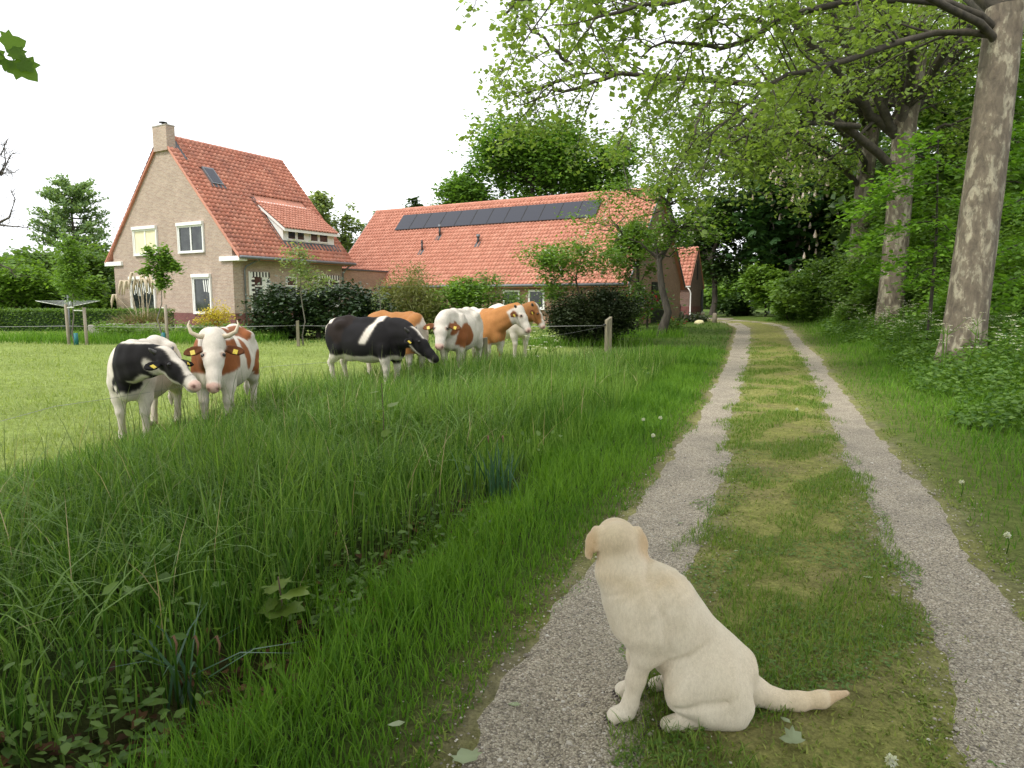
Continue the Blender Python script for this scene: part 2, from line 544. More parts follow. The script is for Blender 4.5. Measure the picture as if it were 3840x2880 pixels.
# long light blades arching out of the belt
x, y = pick(4200, -6.5, 4.5, 1.3, 17.5, lambda x, y: belt_p(x, y) * (ROADL(y) - x > 1.9) * (x - FENCEX(y) > .6), 1.0)
h = .45 + .3 * g.random(len(x)); wd = .009 * (.6 + .7 * g.random(len(x))) * (1 + .03 * y)
tag(obj('arching_grass', blades('arching_grass', x, y, h, wd, .55 + .6 * g.random(len(x)), rngs=13, levels=(0, .3, .55, .8, 1.0)), leafmat('arching_blade', (.12, .22, .05), (.25, .38, .11), .38, .5, .2)),
    'long light green blades arching out of the tall grass bank', 'grass', kind='stuff')

# thin flowering stalks sticking out above the belt
x, y = pick(900, -6.5, 4.0, 2.2, 16.5, lambda x, y: belt_p(x, y) * (x < ROADL(y) - 1.9))
h = .62 + .38 * g.random(len(x))
M_stalk = leafmat('grass_stalk', (.09, .15, .04), (.22, .26, .10), .25, .6, .2)
v0 = blades('grass_stalks', x, y, h, np.full(len(x), .005) * (1 + .05 * y), .08 + .35 * g.random(len(x)), rngs=8)
tag(obj('grass_stalks', v0, M_stalk), 'thin grass stalks rising above the tall bank', 'grass', kind='stuff')

# dry stalks and broad weed leaves mixed into the bank
x, y = pick(420, -6.5, 4.0, 1.8, 16.5, belt_p)
tag(obj('dry_stalks', blades('dry_stalks', x, y, .35 + .45 * g.random(len(x)), np.full(len(x), .005) * (1 + .05 * y), .1 + .7 * g.random(len(x)), rngs=18), M_straw),
    'dry straw-coloured stalks standing in the tall grass bank', 'grass', kind='stuff')
x, y = pick(900, -6.5, 4.0, 1.8, 16.5, lambda x, y: belt_p(x, y) * (nz(x, y, 1.4, 9) > .25) * (x > FENCEX(y) + .9))
PWD = np.stack([x, y, H(x, y) + .08 + .2 * g.random(len(x))], 1)

# bright short grass of the verge beside the left track
def verge_p(x, y):
    dl = ROADL(y) - x
    e = .0 + .13 * nz(x, y, 2.1, 3) + .06 * nz(x, y, 7, 2)
    back = 1.3 + .25 * nz(y, y * 0, 1.3, 7)
    ditch = np.exp(-((dl - 1.22) / .26) ** 2) * (y < 7.5)
    return inview(x, y, .6) * (dl > e) * (dl < back + 1.2 * sstep(12, 17, y)) * (1 - .6 * ditch * (y < 4.6)) * np.clip(1.2 - y / 22, .2, 1)
x, y = pick(32000, -3.0, 7.5, 1.5, 21, verge_p, 1.5)
dl = ROADL(y) - x
h = (.11 + .12 * g.random(len(x))) * np.clip(.25 + 1.3 * dl, .22, 1.25) * (1 + .35 * nz(x, y, 2.2, 8))
wd = .0052 * (.6 + .8 * g.random(len(x))) * (1 + .07 * y)
tag(obj('verge_grass', blades('verge_grass', x, y, h, wd, .15 + .6 * g.random(len(x)), rngs=4, rnd=np.clip(.5 + .25 * nz(x, y, 1.6, 3) + .25 * g.normal(size=len(x)), 0, 1)), M_verge),
    'bright green short grass of the verge beside the left wheel track', 'grass', kind='stuff')

# sparse tufts and moss on the strip between the tracks and along the edges
def strip_p(x, y):
    a = np.interp(y, TY, T_LR); c = np.interp(y, TY, T_RL)
    u = (x - a) / (c - a)
    mid = (u > -.12 + .1 * nz(x, y, 5, 3)) & (u < 1.12 + .1 * nz(x, y, 5, 1)) & (y < 44)
    return inview(x, y, .8) * mid * np.clip(1.3 - y / 24, .12, 1)
x, y = pick(34000, -.6, 14, 1.4, 40, strip_p, 2.6)
h = .014 + .03 * g.random(len(x)) ** 1.5; wd = .0062 * (1 + .1 * y)
tag(obj('moss_and_short_grass', blades('moss_and_short_grass', x, y, h, wd * (.6 + .8 * g.random(len(x))), .3 + .8 * g.random(len(x)), rngs=5, levels=(0, .5, 1.0)), M_moss),
    'yellowish moss and stunted grass on the strip between the wheel tracks', 'moss', kind='stuff')
# clover rosettes flat on the strip close to the camera
x, y = pick(9000, -.4, 4.5, 1.5, 8, lambda x, y: strip_p(x, y) * (nz(x, y, 3.3, 5) > .1), 1.6)
PCL = np.stack([x, y, H(x, y) + .008 + .012 * g.random(len(x))], 1)
tuft = lambda x, y: strip_p(x, y) * (nz(x, y, 2.4, 8) + .5 * nz(x, y, 6.1, 2) > .02)
x, y = pick(40000, -.6, 9, 1.4, 26, tuft, 1.9)
h = (.025 + .065 * g.random(len(x)) ** 1.5) * (1.0 + .5 * nz(x, y, 2.4, 8)); wd = .0036 * (1 + .1 * y)
tag(obj('strip_tufts', blades('strip_tufts', x, y, h, wd * (.6 + .8 * g.random(len(x))), .2 + .7 * g.random(len(x)), rngs=6), M_strip if False else leafmat('tuft_grass', (.085, .175, .022), (.24, .33, .07), .38, .6, .2)),
    'green grass tufts scattered over the strip between the wheel tracks', 'grass', kind='stuff')

# clover and moss creeping over the track edges
n = 20000
y = 1.5 + 20 * g.random(n) ** 2.0
kk = g.integers(0, 4, n)
e = np.choose(kk, [np.interp(y, TY, T_LL), np.interp(y, TY, T_LR), np.interp(y, TY, T_RL), np.interp(y, TY, T_RR)])
x = e + np.choose(kk, [-1, 1, -1, 1]) * (.05 + .09 * np.abs(g.normal(size=n)) - .12 * (nz(e, y, 3.1, 4) > .25) * g.random(n))
ok = inview(x, y, .5) & (nz(x, y, 2.3, 6) + .6 * nz(x, y, 8, 1) > -.5); x, y = x[ok], y[ok]
h = .015 + .035 * g.random(len(x)); wd = .0065 * (1 + .09 * y) * (.6 + .8 * g.random(len(x)))
tag(obj('edge_moss', blades('edge_moss', x, y, h, wd, .4 + .9 * g.random(len(x)), rngs=15, levels=(0, .5, 1.0)), leafmat('edge_green', (.12, .19, .03), (.30, .34, .09), .2, .7, .1)),
    'low moss and clover creeping over the edges of the wheel tracks', 'moss', kind='stuff')

# pasture
def past_p(x, y):
    far = (y > 18.9) & (x < 2.6)
    return inview(x, y, 1.5) * ((x < FENCEX(y) + .3) & (y <= 18.9) | far) * np.clip(9 / y, 0, 1) ** 1.2
x, y = pick(38000, -26, 2.8, 4.2, 26, past_p, 1.2)
h = (.045 + .085 * g.random(len(x))) * (1 + .45 * nz(x, y, 1.2, 4)); wd = .0065 * (.6 + .8 * g.random(len(x))) * (1 + .07 * y)
tag(obj('pasture_grass', blades('pasture_grass', x, y, h, wd, .2 + .8 * g.random(len(x)), rngs=7, levels=(0, .5, 1.0), rnd=np.clip(.5 + .25 * nz(x, y, .9, 3) + .22 * g.normal(size=len(x)), 0, 1)), M_past),
    'light yellow-green grazed grass of the pasture', 'grass', kind='stuff')

# lawn beyond the fence post and around the garden
def lawn_p(x, y):
    dl = ROADL(y) - x
    return inview(x, y, 1) * (dl > .1) * (((y > 16) & (x > FENCEX(np.minimum(y, 18.9)) + .3)) | (y > 23)) * np.clip(16 / y, .2, 1) ** 1.5
x, y = pick(20000, -26, 12, 15, 44, lawn_p, 1.3)
h = (.06 + .09 * g.random(len(x))) * (1 + .4 * nz(x, y, 1.0, 4)); wd = .010 * (.6 + .8 * g.random(len(x))) * (1 + .05 * y)
tag(obj('lawn_grass', blades('lawn_grass', x, y, h, wd, .2 + .8 * g.random(len(x)), rngs=9, levels=(0, .5, 1.0)), M_lawn),
    'soft green grass of the lawn beyond the fence post', 'grass', kind='stuff')

# right verge
def rv_p(x, y):
    dr = x - ROADR(y)
    e = .12 + .25 * nz(x, y, 1.3, 3) + .12 * nz(x, y, 4, 5)
    return inview(x, y, .8) * (dr > e) * (dr < 3.6) * np.clip(1.3 - y / 34, .2, 1) * (.4 + .6 * sstep(.2, 1.0, dr))
x, y = pick(26000, 2, 20, 2.0, 42, rv_p, 1.5)
dr = x - ROADR(y)
h = (.06 + .1 * g.random(len(x))) * np.clip(.5 + .7 * dr, .5, 2.4); wd = .0055 * (.6 + .8 * g.random(len(x))) * (1 + .07 * y)
tag(obj('right_verge_grass', blades('right_verge_grass', x, y, h, wd, .2 + .6 * g.random(len(x)), rngs=10, rnd=np.clip(.5 + .25 * nz(x, y, 1.6, 3) + .25 * g.normal(size=len(x)), 0, 1)), M_verge),
    'green grass between the right wheel track and the undergrowth', 'grass', kind='stuff')

# grass growing over the field side, around the yew and the small garden trees
def rough_p(x, y):
    return inview(x, y, 1) * ((((x - 2.4) / 2.3) ** 2 + ((y - 22.6) / 1.0) ** 2 < 1) | (((x - 5.3) / 1.5) ** 2 + ((y - 26.4) / .9) ** 2 < 1) | (((x + 13.5) / 5.5) ** 2 + ((y - 24.5) / 1.6) ** 2 < 1) | (((x - 3.9) / .45) ** 2 + ((y - 16.2) / .4) ** 2 < 1))
x, y = pick(7000, -20, 8, 15, 28, rough_p)
h = .22 + .3 * g.random(len(x)); wd = .016 * (.6 + .8 * g.random(len(x)))
tag(obj('rough_grass', blades('rough_grass', x, y, h, wd, .2 + .6 * g.random(len(x)), rngs=12), M_verge),
    'longer rough grass round the feet of the garden shrubs', 'grass', kind='stuff')

# leafy herbs along the ditch
x, y = pick(1500, -4, 2.5, 2.2, 5.2, lambda x, y: inview(x, y, .5) * np.exp(-((ROADL(y) - x - 1.42) / .3) ** 2) * (nz(x, y, 2.6, 3) > -.25))
PHB = np.stack([x, y, H(x, y) + .02 + .16 * g.random(len(x)) ** 1.5], 1)

# brown dead leaves lying in the shallow ditch
n = 420
y = 2.2 + 3.2 * g.random(n) ** 1.2; x = ROADL(y) - 1.22 + g.normal(0, .2, n)
s = .018 + .03 * g.random(n)
a = g.random(n) * 6.28
pv = np.array([(-1, 0, 0), (-.2, .6, .35), (.3, .55, .3), (1, 0, .1), (.2, -.55, .4), (-.4, -.5, .2)])
pf = np.array([(0, 2, 1), (0, 3, 2), (0, 4, 3), (0, 5, 4)])
ca, sa = np.cos(a), np.sin(a)
tz = g.normal(0, .5, n)
vx = pv[None, :, 0] * s[:, None]; vy = pv[None, :, 1] * s[:, None]; vz = pv[None, :, 2] * s[:, None] + vx * tz[:, None] * .5
z = H(x, y) + .012 + .03 * g.random(n)
v = np.stack([x[:, None] + vx * ca[:, None] - vy * sa[:, None], y[:, None] + vx * sa[:, None] + vy * ca[:, None], z[:, None] + vz], -1).reshape(-1, 3)
tag(obj('leaf_litter', mesh_np('leaf_litter', v, (pf[None] + 6 * np.arange(n)[:, None, None]).reshape(-1, 3), {'rnd': np.repeat(g.random(n), 6)}), leafmat('dead_leaf', (.06, .03, .018), (.22, .11, .055), .15, .7, .2)),
    'brown dead leaves lying in the shallow ditch', 'leaves', kind='stuff')
# ------------------------------------------------------------------ buildings: materials
def brickmat(name, c0, c1, mortar, bw=.22, bh=.065, plinth=None):
    m, t, b, o = mat(name)
    uv = t.nodes.new('ShaderNodeUVMap'); uv.uv_map = 'm'
    br = t.nodes.new('ShaderNodeTexBrick')
    br.inputs['Color1'].default_value = (*c0, 1); br.inputs['Color2'].default_value = (*c1, 1); br.inputs['Mortar'].default_value = (*mortar, 1)
    br.inputs['Scale'].default_value = 1.0
    br.inputs['Brick Width'].default_value = bw; br.inputs['Row Height'].default_value = bh
    br.inputs['Mortar Size'].default_value = .009; br.inputs['Mortar Smooth'].default_value = .2
    br.inputs['Bias'].default_value = -.1
    t.links.new(uv.outputs[0], br.inputs['Vector'])
    n = noise(t, 1.3, 6, objco(t), 0, .65)
    col = mixc(t, 1.0, br.outputs[0], ramp(t, n, [(.3, (.90, .89, .88)), (.7, (1.09, 1.08, 1.07))]), 'MULTIPLY')
    n2 = noise(t, 14, 3, objco(t))
    col = mixc(t, 1.0, col, ramp(t, n2, [(.3, (.86, .85, .84)), (.7, (1.13, 1.13, 1.12))]), 'MULTIPLY')
    t.links.new(col, b.inputs['Base Color'])
    b.inputs['Roughness'].default_value = .9
    iv = t.nodes.new('ShaderNodeMath'); iv.operation = 'SUBTRACT'; iv.inputs[0].default_value = 1
    t.links.new(br.outputs['Fac'], iv.inputs[1])
    bump(t, iv.outputs[0], .5, .008, b)
    return m
M_brick = brickmat('house_brick', (.365, .255, .195), (.47, .36, .27), (.42, .395, .36))
M_plinth = brickmat('plinth_brick', (.15, .045, .040), (.20, .065, .055), (.17, .12, .11))
M_barnbrick = brickmat('barn_brick', (.30, .16, .10), (.38, .21, .13), (.30, .26, .22))
M_shedbrick = brickmat('shed_brick', (.16, .10, .08), (.22, .13, .10), (.2, .17, .15))
M_white = plain('white_paint', (.80, .80, .76), .5, .04, 3)
M_cream = plain('cream_blind', (.78, .72, .48), .7, .15, 2.5)
M_zinc = plain('zinc', (.16, .17, .18), .5, .15, 4, .3)
M_lead = plain('lead_sheet', (.07, .075, .08), .6, .2, 4)
M_black = plain('black_paint', (.02, .02, .02), .5, .2, 4)
M_conc = plain('concrete', (.38, .35, .31), .9, .15, 4)
m, t, b, o_ = mat('window_glass')
t.links.new(ramp(t, noise(t, 2.0, 3, objco(t)), [(.35, (.012, .016, .016)), (.7, (.05, .06, .055))]), b.inputs['Base Color'])
b.inputs['Roughness'].default_value = .06; b.inputs['Specular IOR Level'].default_value = .6
M_glass = m
m, t, b, o_ = mat('solar_cell')
t.links.new(ramp(t, noise(t, 30, 2, objco(t)), [(.3, (.012, .014, .024)), (.7, (.022, .024, .036))]), b.inputs['Base Color'])
b.inputs['Roughness'].default_value = .28
M_solar = m

def tilemat(name, stops, dirt, dirtamt):
    m, t, b, o = mat(name)
    oi = t.nodes.new('ShaderNodeObjectInfo')
    ad = t.nodes.new('ShaderNodeMath'); ad.operation = 'ADD'
    t.links.new(oi.outputs['Random'], ad.inputs[0]); t.links.new(attr(t, 'rnd'), ad.inputs[1])
    fr = t.nodes.new('ShaderNodeMath'); fr.operation = 'FRACT'; t.links.new(ad.outputs[0], fr.inputs[0])
    col = ramp(t, fr.outputs[0], stops)
    geo = t.nodes.new('ShaderNodeNewGeometry')
    n = noise(t, .9, 7, geo.outputs['Position'], 0, .72)
    n2 = noise(t, 7, 5, geo.outputs['Position'], 0, .7)
    mx = t.nodes.new('ShaderNodeMath'); mx.operation = 'MULTIPLY'
    t.links.new(ramp(t, n, [(.42, (0, 0, 0)), (.62, (1, 1, 1))]), mx.inputs[0]); t.links.new(ramp(t, n2, [(.35, (0, 0, 0)), (.65, (1, 1, 1))]), mx.inputs[1])
    m2 = t.nodes.new('ShaderNodeMath'); m2.operation = 'MULTIPLY'; m2.inputs[1].default_value = dirtamt
    t.links.new(mx.outputs[0], m2.inputs[0])
    col = mixc(t, m2.outputs[0], col, dirt)
    t.links.new(col, b.inputs['Base Color'])
    b.inputs['Roughness'].default_value = .75
    bump(t, n2, .3, .01, b)
    return m
M_tile = tilemat('old_pantile', [(0, (.47, .17, .105)), (.5, (.53, .205, .13)), (1, (.60, .26, .17))], (.15, .075, .065), .7)
M_tile2 = tilemat('barn_pantile', [(0, (.49, .20, .13)), (.5, (.54, .23, .155)), (1, (.60, .275, .19))], (.33, .13, .09), .35)

PROF = np.array([(0, .014), (.2, .0), (.45, .004), (.64, .030), (.8, .064), (.94, .056), (1.06, .016)])
def tile_geo(w_, h_):
    k = len(PROF)
    v = []
    for yy, zz, dz in ((0.0, .046, -.04), (0.0, .046, 0), (1.10 * h_, .004, 0)):
        for px_, pz in PROF:
            v.append((px_ * w_, yy, pz + zz + dz))
    f = []
    for r in range(2):
        for i in range(k - 1):
            f.append((r * k + i, r * k + i + 1, (r + 1) * k + i + 1, (r + 1) * k + i))
    return np.array(v), np.array(f)

CAMP = np.array([0, 0, EYE])
def lay_tiles(parent, o, a, s, A, S, w_, h_, m, skip=None, single=300, flip=False):
    """pantiles over the plane o + i*a + j*s (parent's local axes); the tiles nearest the camera are separate objects"""
    o, a, s = (np.array(q, float) for q in (o, a, s))
    a /= np.linalg.norm(a); s /= np.linalg.norm(s)
    n = np.cross(a, s)
    tv, tf = tile_geo(w_, h_)
    Mx = np.array(parent.matrix_world.to_3x3() if False else Euler(parent.rotation_euler).to_matrix())
    org = np.array(parent.location)
    cells = []
    for j in range(int(S / h_)):
        for i in range(int(A / w_)):
            if skip and skip((i + .5) * w_, (j + .5) * h_): continue
            cells.append((i * w_, j * h_))
    P = np.array([o + a * i + s * j for i, j in cells])
    dist = np.linalg.norm((P @ Mx.T + org) - CAMP, axis=1)
    order = np.argsort(dist)
    r = np.random.default_rng(len(cells))
    B = np.stack([a, s, n], 1)
    me = mesh_np('roof_tile', tv, tf, {'rnd': np.zeros(len(tv))}, True)
    me.materials.append(m)
    R3 = Matrix(B.tolist())
    for q in order[:single]:
        ob = bpy.data.objects.new('roof_tile', me); COL.objects.link(ob); ob.parent = parent
        ob.matrix_local = Matrix.Translation(Vector(P[q] + n * r.normal(0, .003))) @ (R3 @ Matrix.Rotation(r.normal(0, .008), 3, 'Z')).to_4x4()
    rest = order[single:]
    if len(rest):
        vv = (tv @ B.T)[None] + (P[rest] + n * r.normal(0, .003, (len(rest), 1)))[:, None, :]
        ff = tf[None] + len(tv) * np.arange(len(rest))[:, None, None]
        ro = obj('roof_tiles', mesh_np('roof_tiles', vv.reshape(-1, 3), ff.reshape(-1, 4), {'rnd': np.repeat(r.random(len(rest)), len(tv))}, True), m, parent)
        ro['kind'] = 'stuff'

# ------------------------------------------------------------------ the house
C0 = (-12.68, 32.4, .33)
RZ = rad(60)
house = empty('house', C0, 'tall brick house with steep red tiled roof, gable towards the pasture', 'house', RZ)
EZ, HW, TT, LEN = 3.35, 5.45, 1.12, 7.5      # eave height, half roof width, roof slope, roof length
RIDGE = EZ + HW * TT
wl = MB()
WALL0, WALL1 = .6, 10.3
zw = lambda v: EZ + TT * (HW - abs(v - HW)) - .14
wl.prism([(0, WALL0, .68), (0, WALL0, zw(WALL0)), (0, HW, zw(HW)), (0, WALL1, zw(WALL1)), (0, WALL1, .68)], (7.25, 0, 0))
wl.build('wall', M_brick, house)
MB().box(-.02, 7.27, WALL0 - .02, WALL1 + .02, -.4, .68).build('plinth', M_plinth, house)
MB().box(-1.6, -.02, 1.0, 9.6, -.4, .05).build('terrace', M_conc, house)
# roof deck under the tiles (both slopes) and verges
rd = MB()
for sgn in (1, -1):
    e = HW - sgn * HW; 
    pts = [(-.1, e, EZ - .1), (7.55, e, EZ - .1), (7.55, HW, RIDGE - .1), (-.1, HW, RIDGE - .1)]
    rd.hexa([(x, y, z + .1) for x, y, z in pts], [(x, y, z - .04) for x, y, z in pts])
rf = rd.build('roof', M_tile, house)
me_r = rf.data
SL = math.hypot(1, TT)
SLEN = HW * SL
dorm_cut = lambda a, s: (3.25 < a < 7.0) and (1.05 < s < 4.6) and (a < 6.95)
lay_tiles(house, (-.1, 0, EZ + .015), (1, 0, 0), (0, 1, TT), 7.65, SLEN, .255, .29, M_tile, lambda a, s: dorm_cut(a, s) or (1.1 < a < 1.7 and 4.95 < s < 6.1) or (a < .45 and s > SLEN - .9))
lay_tiles(house, (7.55, 2 * HW, EZ + .015), (-1, 0, 0), (0, -1, TT), 7.65, SLEN, .255, .29, M_tile, None, 0)
rt = MB()
for i in range(22):                                   # ridge caps
    x0 = .35 + i * .33
    ring = lambda x, r: [(x, HW + r * math.cos(a), RIDGE - .02 + r * math.sin(a)) for a in np.linspace(-.3, math.pi + .3, 7)]
    A_, B_ = ring(x0, .125), ring(x0 + .33, .105)
    one = MB().add(A_ + B_, [(k, k + 1, 8 + k, 7 + k) for k in range(6)] + [list(range(7))])
    one.build('ridge_tile', M_tile2, house)
for v0, d in ((-.02, 1), (2 * HW + .02, -1)):           # verge tiles along the front gable edge
    vc = 4.84 if d > 0 else 5.96; zc = EZ + TT * 4.85
    q = [(-.125, v0, EZ - .07), (-.125, v0, EZ + .05), (-.125, vc, zc + .05), (-.125, vc, zc - .07)]
    MB().prism(q, (.06, 0, 0)).build('verge_board', M_tile2, house)
# white corbel boxes at the eaves
MB().box(-.12, .35, -.02, 1.42, EZ - .20, EZ + .02).build('corbel', M_white, house, bevel=.01)
MB().box(-.12, .35, 9.45, 10.98, EZ - .20, EZ + .02).build('corbel', M_white, house, bevel=.01)
# gutter and soffit
gt = MB()
gt.tube([(-.1, -.10, EZ - .03), (7.6, -.10, EZ - .03)], .075, 10)
gt.build('gutter', M_zinc, house, True)
MB().box(.36, 7.5, .02, .62, EZ - .14, EZ - .05).build('soffit', M_white if False else M_zinc, house)
dp = MB().tube([(1.05, -.06, EZ - .08), (1.0, .1, EZ - .16), (.66, .46, EZ - .42), (.6, .52, EZ - .6), (.6, .52, -.1)], .045, 8)
dp.build('downpipe', M_zinc, house, True)
MB().tube([(7.3, -.06, EZ - .08), (7.25, .3, EZ - .3), (7.2, .5, EZ - .55), (7.2, .5, .2)], .045, 8).build('downpipe', M_zinc, house, True)
# chimney
ch = MB().box(-.14, .32, 4.85, 5.95, EZ + TT * 4.85 - .12, 9.84).build('chimney', M_brick, house)
MB().box(-.16, .34, 4.83, 5.97, 9.84, 9.89).build('chimney_cap', M_conc, ch)
cw = MB().tube([(.1, 5.4, 9.89), (.1, 5.4, 10.04)], .07, 8)
cw.add(*tube_np(np.array([(.1, 5.4, 10.04), (.1, 5.4, 10.07), (.1, 5.4, 10.10)]), [.2, .2, .04], 12))
cw.build('cowl', M_black, ch, False)
MB().hexa([(.32, 4.3, EZ + TT * 4.3 + .07), (.6, 4.3, EZ + TT * 4.3 + .07), (.6, 5.3, EZ + TT * 5.3 + .07), (.32, 5.3, EZ + TT * 5.3 + .07)], [(.32, 4.3, EZ + TT * 4.3 + .1), (.6, 4.3, EZ + TT * 4.3 + .1), (.6, 5.3, EZ + TT * 5.3 + .1), (.32, 5.3, EZ + TT * 5.3 + .1)]).build('flashing', M_lead, ch)

def window(parent, face, a0, a1, b0, b1, panes=1, shutter=True, glass=None, name='window', fr=.075, off=0.0, transom=None):
    """a: along the wall, b: height, face: 'gable' (outward -u), 'side' (outward -v)"""
    def bx(mb, a, c, e, f, d0, d1):
        if face == 'gable': mb.box(off - d1, off - d0, a, c, e, f)
        else: mb.box(a, c, off - d1, off - d0, e, f)
        return mb
    top = .16 if shutter else 0
    f = MB()
    bx(f, a0, a0 + fr, b0, b1 - top, 0, .06); bx(f, a1 - fr, a1, b0, b1 - top, 0, .06)
    bx(f, a0 + fr, a1 - fr, b0, b0 + fr, 0, .06); bx(f, a0 + fr, a1 - fr, b1 - top - fr, b1 - top, 0, .06)
    for k in range(1, panes):
        am = a0 + (a1 - a0) * k / panes
        bx(f, am - .045, am + .045, b0 + fr, b1 - top - fr, 0, .05)
    if transom: bx(f, a0 + fr, a1 - fr, transom - .03, transom + .03, 0, .048)
    w_ = f.build(name, M_white, parent)
    for k in range(panes):
        p0 = a0 + (a1 - a0) * k / panes; p1 = a0 + (a1 - a0) * (k + 1) / panes
        bx(MB(), p0 + (fr if k == 0 else .045), p1 - (fr if k == panes - 1 else .045), b0 + fr, b1 - top - fr, .004, .016).build('pane', (glass[k] if isinstance(glass, list) else glass) or M_glass, w_)
    bx(MB(), a0 - .04, a1 + .04, b0 - .05, b0 - .002, 0, .11).build('sill', M_white, w_)
    if shutter:
        bx(MB(), a0 - .05, a1 + .05, b1 - top, b1, 0, .15).build('shutter_box', M_white, w_, bevel=.01)
        bx(bx(MB(), a0 - .05, a0 - .002, b0, b1 - top - .002, 0, .09), a1 + .002, a1 + .05, b0, b1 - top - .002, 0, .09).build('shutter_rail', M_white, w_)
    return w_

window(house, 'gable', 6.3, 8.25, 3.66, 5.1, 2, glass=M_cream)
window(house, 'gable', 2.6, 4.5, 3.66, 5.1, 2)
wl_ = window(house, 'gable', 6.75, 8.8, .72, 2.55, 1)
wr_ = window(house, 'gable', 2.25, 3.55, .68, 2.58, 1)
rz_ = random.Random(4)
for win, a0, a1, top in ((wl_, 6.9, 8.65, 2.28), (wr_, 2.38, 2.95, 2.3)):     # striped curtains inside
    k = 0
    a = a0 + .05
    while a < a1 - .08:
        ln = .55 + .25 * rz_.random()
        MB().hexa([(-.024, a, top), (-.024, a + .075, top), (-.024, a + .02, top - ln), (-.024, a - .045, top - ln)], [(-.018, a, top), (-.018, a + .075, top), (-.018, a + .02, top - ln), (-.018, a - .045, top - ln)]).build('curtain', M_white, win)
        a += .16
MB().tube([(-.02, 5.35, 3.66), (-.12, 5.35, 3.66), (-.14, 5.35, 3.58)], .05, 8).build('wall_lamp', M_white, house)
# long side: door with zebra trim, windows
S0 = WALL0
dw = window(house, 'side', .95, 1.72, .72, 2.62, 1, False, off=S0, transom=2.0, name='door')
MB().box(.86, .94, S0 - .05, S0 + .0, 1.55, 2.7).build('side_panel', M_white, dw)
MB().box(1.74, 2.05, S0 - .05, S0, 1.6, 2.7).build('side_panel', M_white, dw)
def zebra(parent, u0, u1, z1, drop):
    r = random.Random(7)
    n = int((u1 - u0) / .09)
    for k in range(n):
        u = u0 + (u1 - u0) * k / n
        MB().box(u, u + (u1 - u0) / n - .004, S0 - .07, S0 - .055, z1 - .26 + .04 * r.random(), z1).build('awning_stripe', M_black if k % 2 else M_white, parent)
    for s_ in (u0, u1 - .18):
        for k in range(int(drop / .11)):
            MB().box(s_, s_ + .18, S0 - .072, S0 - .057, z1 - .37 - k * .11, z1 - .28 - k * .11).build('awning_stripe', M_black if k % 2 else M_white, parent)
zebra(dw, .98, 2.1, 2.68, .8)
window(house, 'side', 2.6, 2.92, 1.5, 2.1, 1, False, off=S0)
window(house, 'side', 3.15, 3.85, .8, 2.52, 1, False, off=S0, transom=2.05)
w3 = window(house, 'side', 5.4, 6.95, 1.0, 2.68, 2, False, off=S0, transom=2.0)
zebra(w3, 5.42, 6.93, 2.68, .4)
# skylight
sk = MB()
def onroof(u, s, h): return (u, s / SL - h * TT / SL, EZ + s * TT / SL + h / SL)
def roofbox(u0, u1, s0, s1, h0, h1):
    return MB().hexa([onroof(u0, s0, h0), onroof(u1, s0, h0), onroof(u1, s1, h0), onroof(u0, s1, h0)], [onroof(u0, s0, h1), onroof(u1, s0, h1), onroof(u1, s1, h1), onroof(u0, s1, h1)])
sky_ = roofbox(1.1, 1.75, 4.93, 6.1, .02, .13).build('skylight', M_zinc, house)
roofbox(1.17, 1.68, 5.02, 6.0, .131, .14).build('pane', M_solar, sky_)
roofbox(1.02, 1.85, 4.72, 4.93, .05, .075).build('flashing', M_lead, sky_)
# dormer
DV, DU0, DU1, DZ0, DZ1, DT = .82, 3.3, 6.9, 4.2, 5.14, .685
vj = (DZ1 - EZ - DT * DV) / (TT - DT)
dm = MB()
zr_ = lambda v: DZ1 + DT * (v - DV) - .06
dm.prism([(DU0, DV, DZ0), (DU0, DV, zr_(DV)), (DU0, vj, zr_(vj)), (DU0, vj - .02, EZ + TT * (vj - .02) - .12), (DU0, DV, EZ + TT * DV - .12)], (DU1 - DU0, 0, 0))
dor = dm.build('dormer', M_white, house)
drf = MB()
e0 = DV - .28
pts = [(DU0 - .14, e0, DZ1 + DT * (e0 - DV) - .03), (DU1 + .2, e0, DZ1 + DT * (e0 - DV) - .03), (DU1 + .2, vj, DZ1 + DT * (vj - DV) - .03), (DU0 - .14, vj, DZ1 + DT * (vj - DV) - .03)]
drf.hexa([(x, y, z + .03) for x, y, z in pts], [(x, y, z - .11) for x, y, z in pts])
dr_ = drf.build('dormer_roof', M_white, dor)
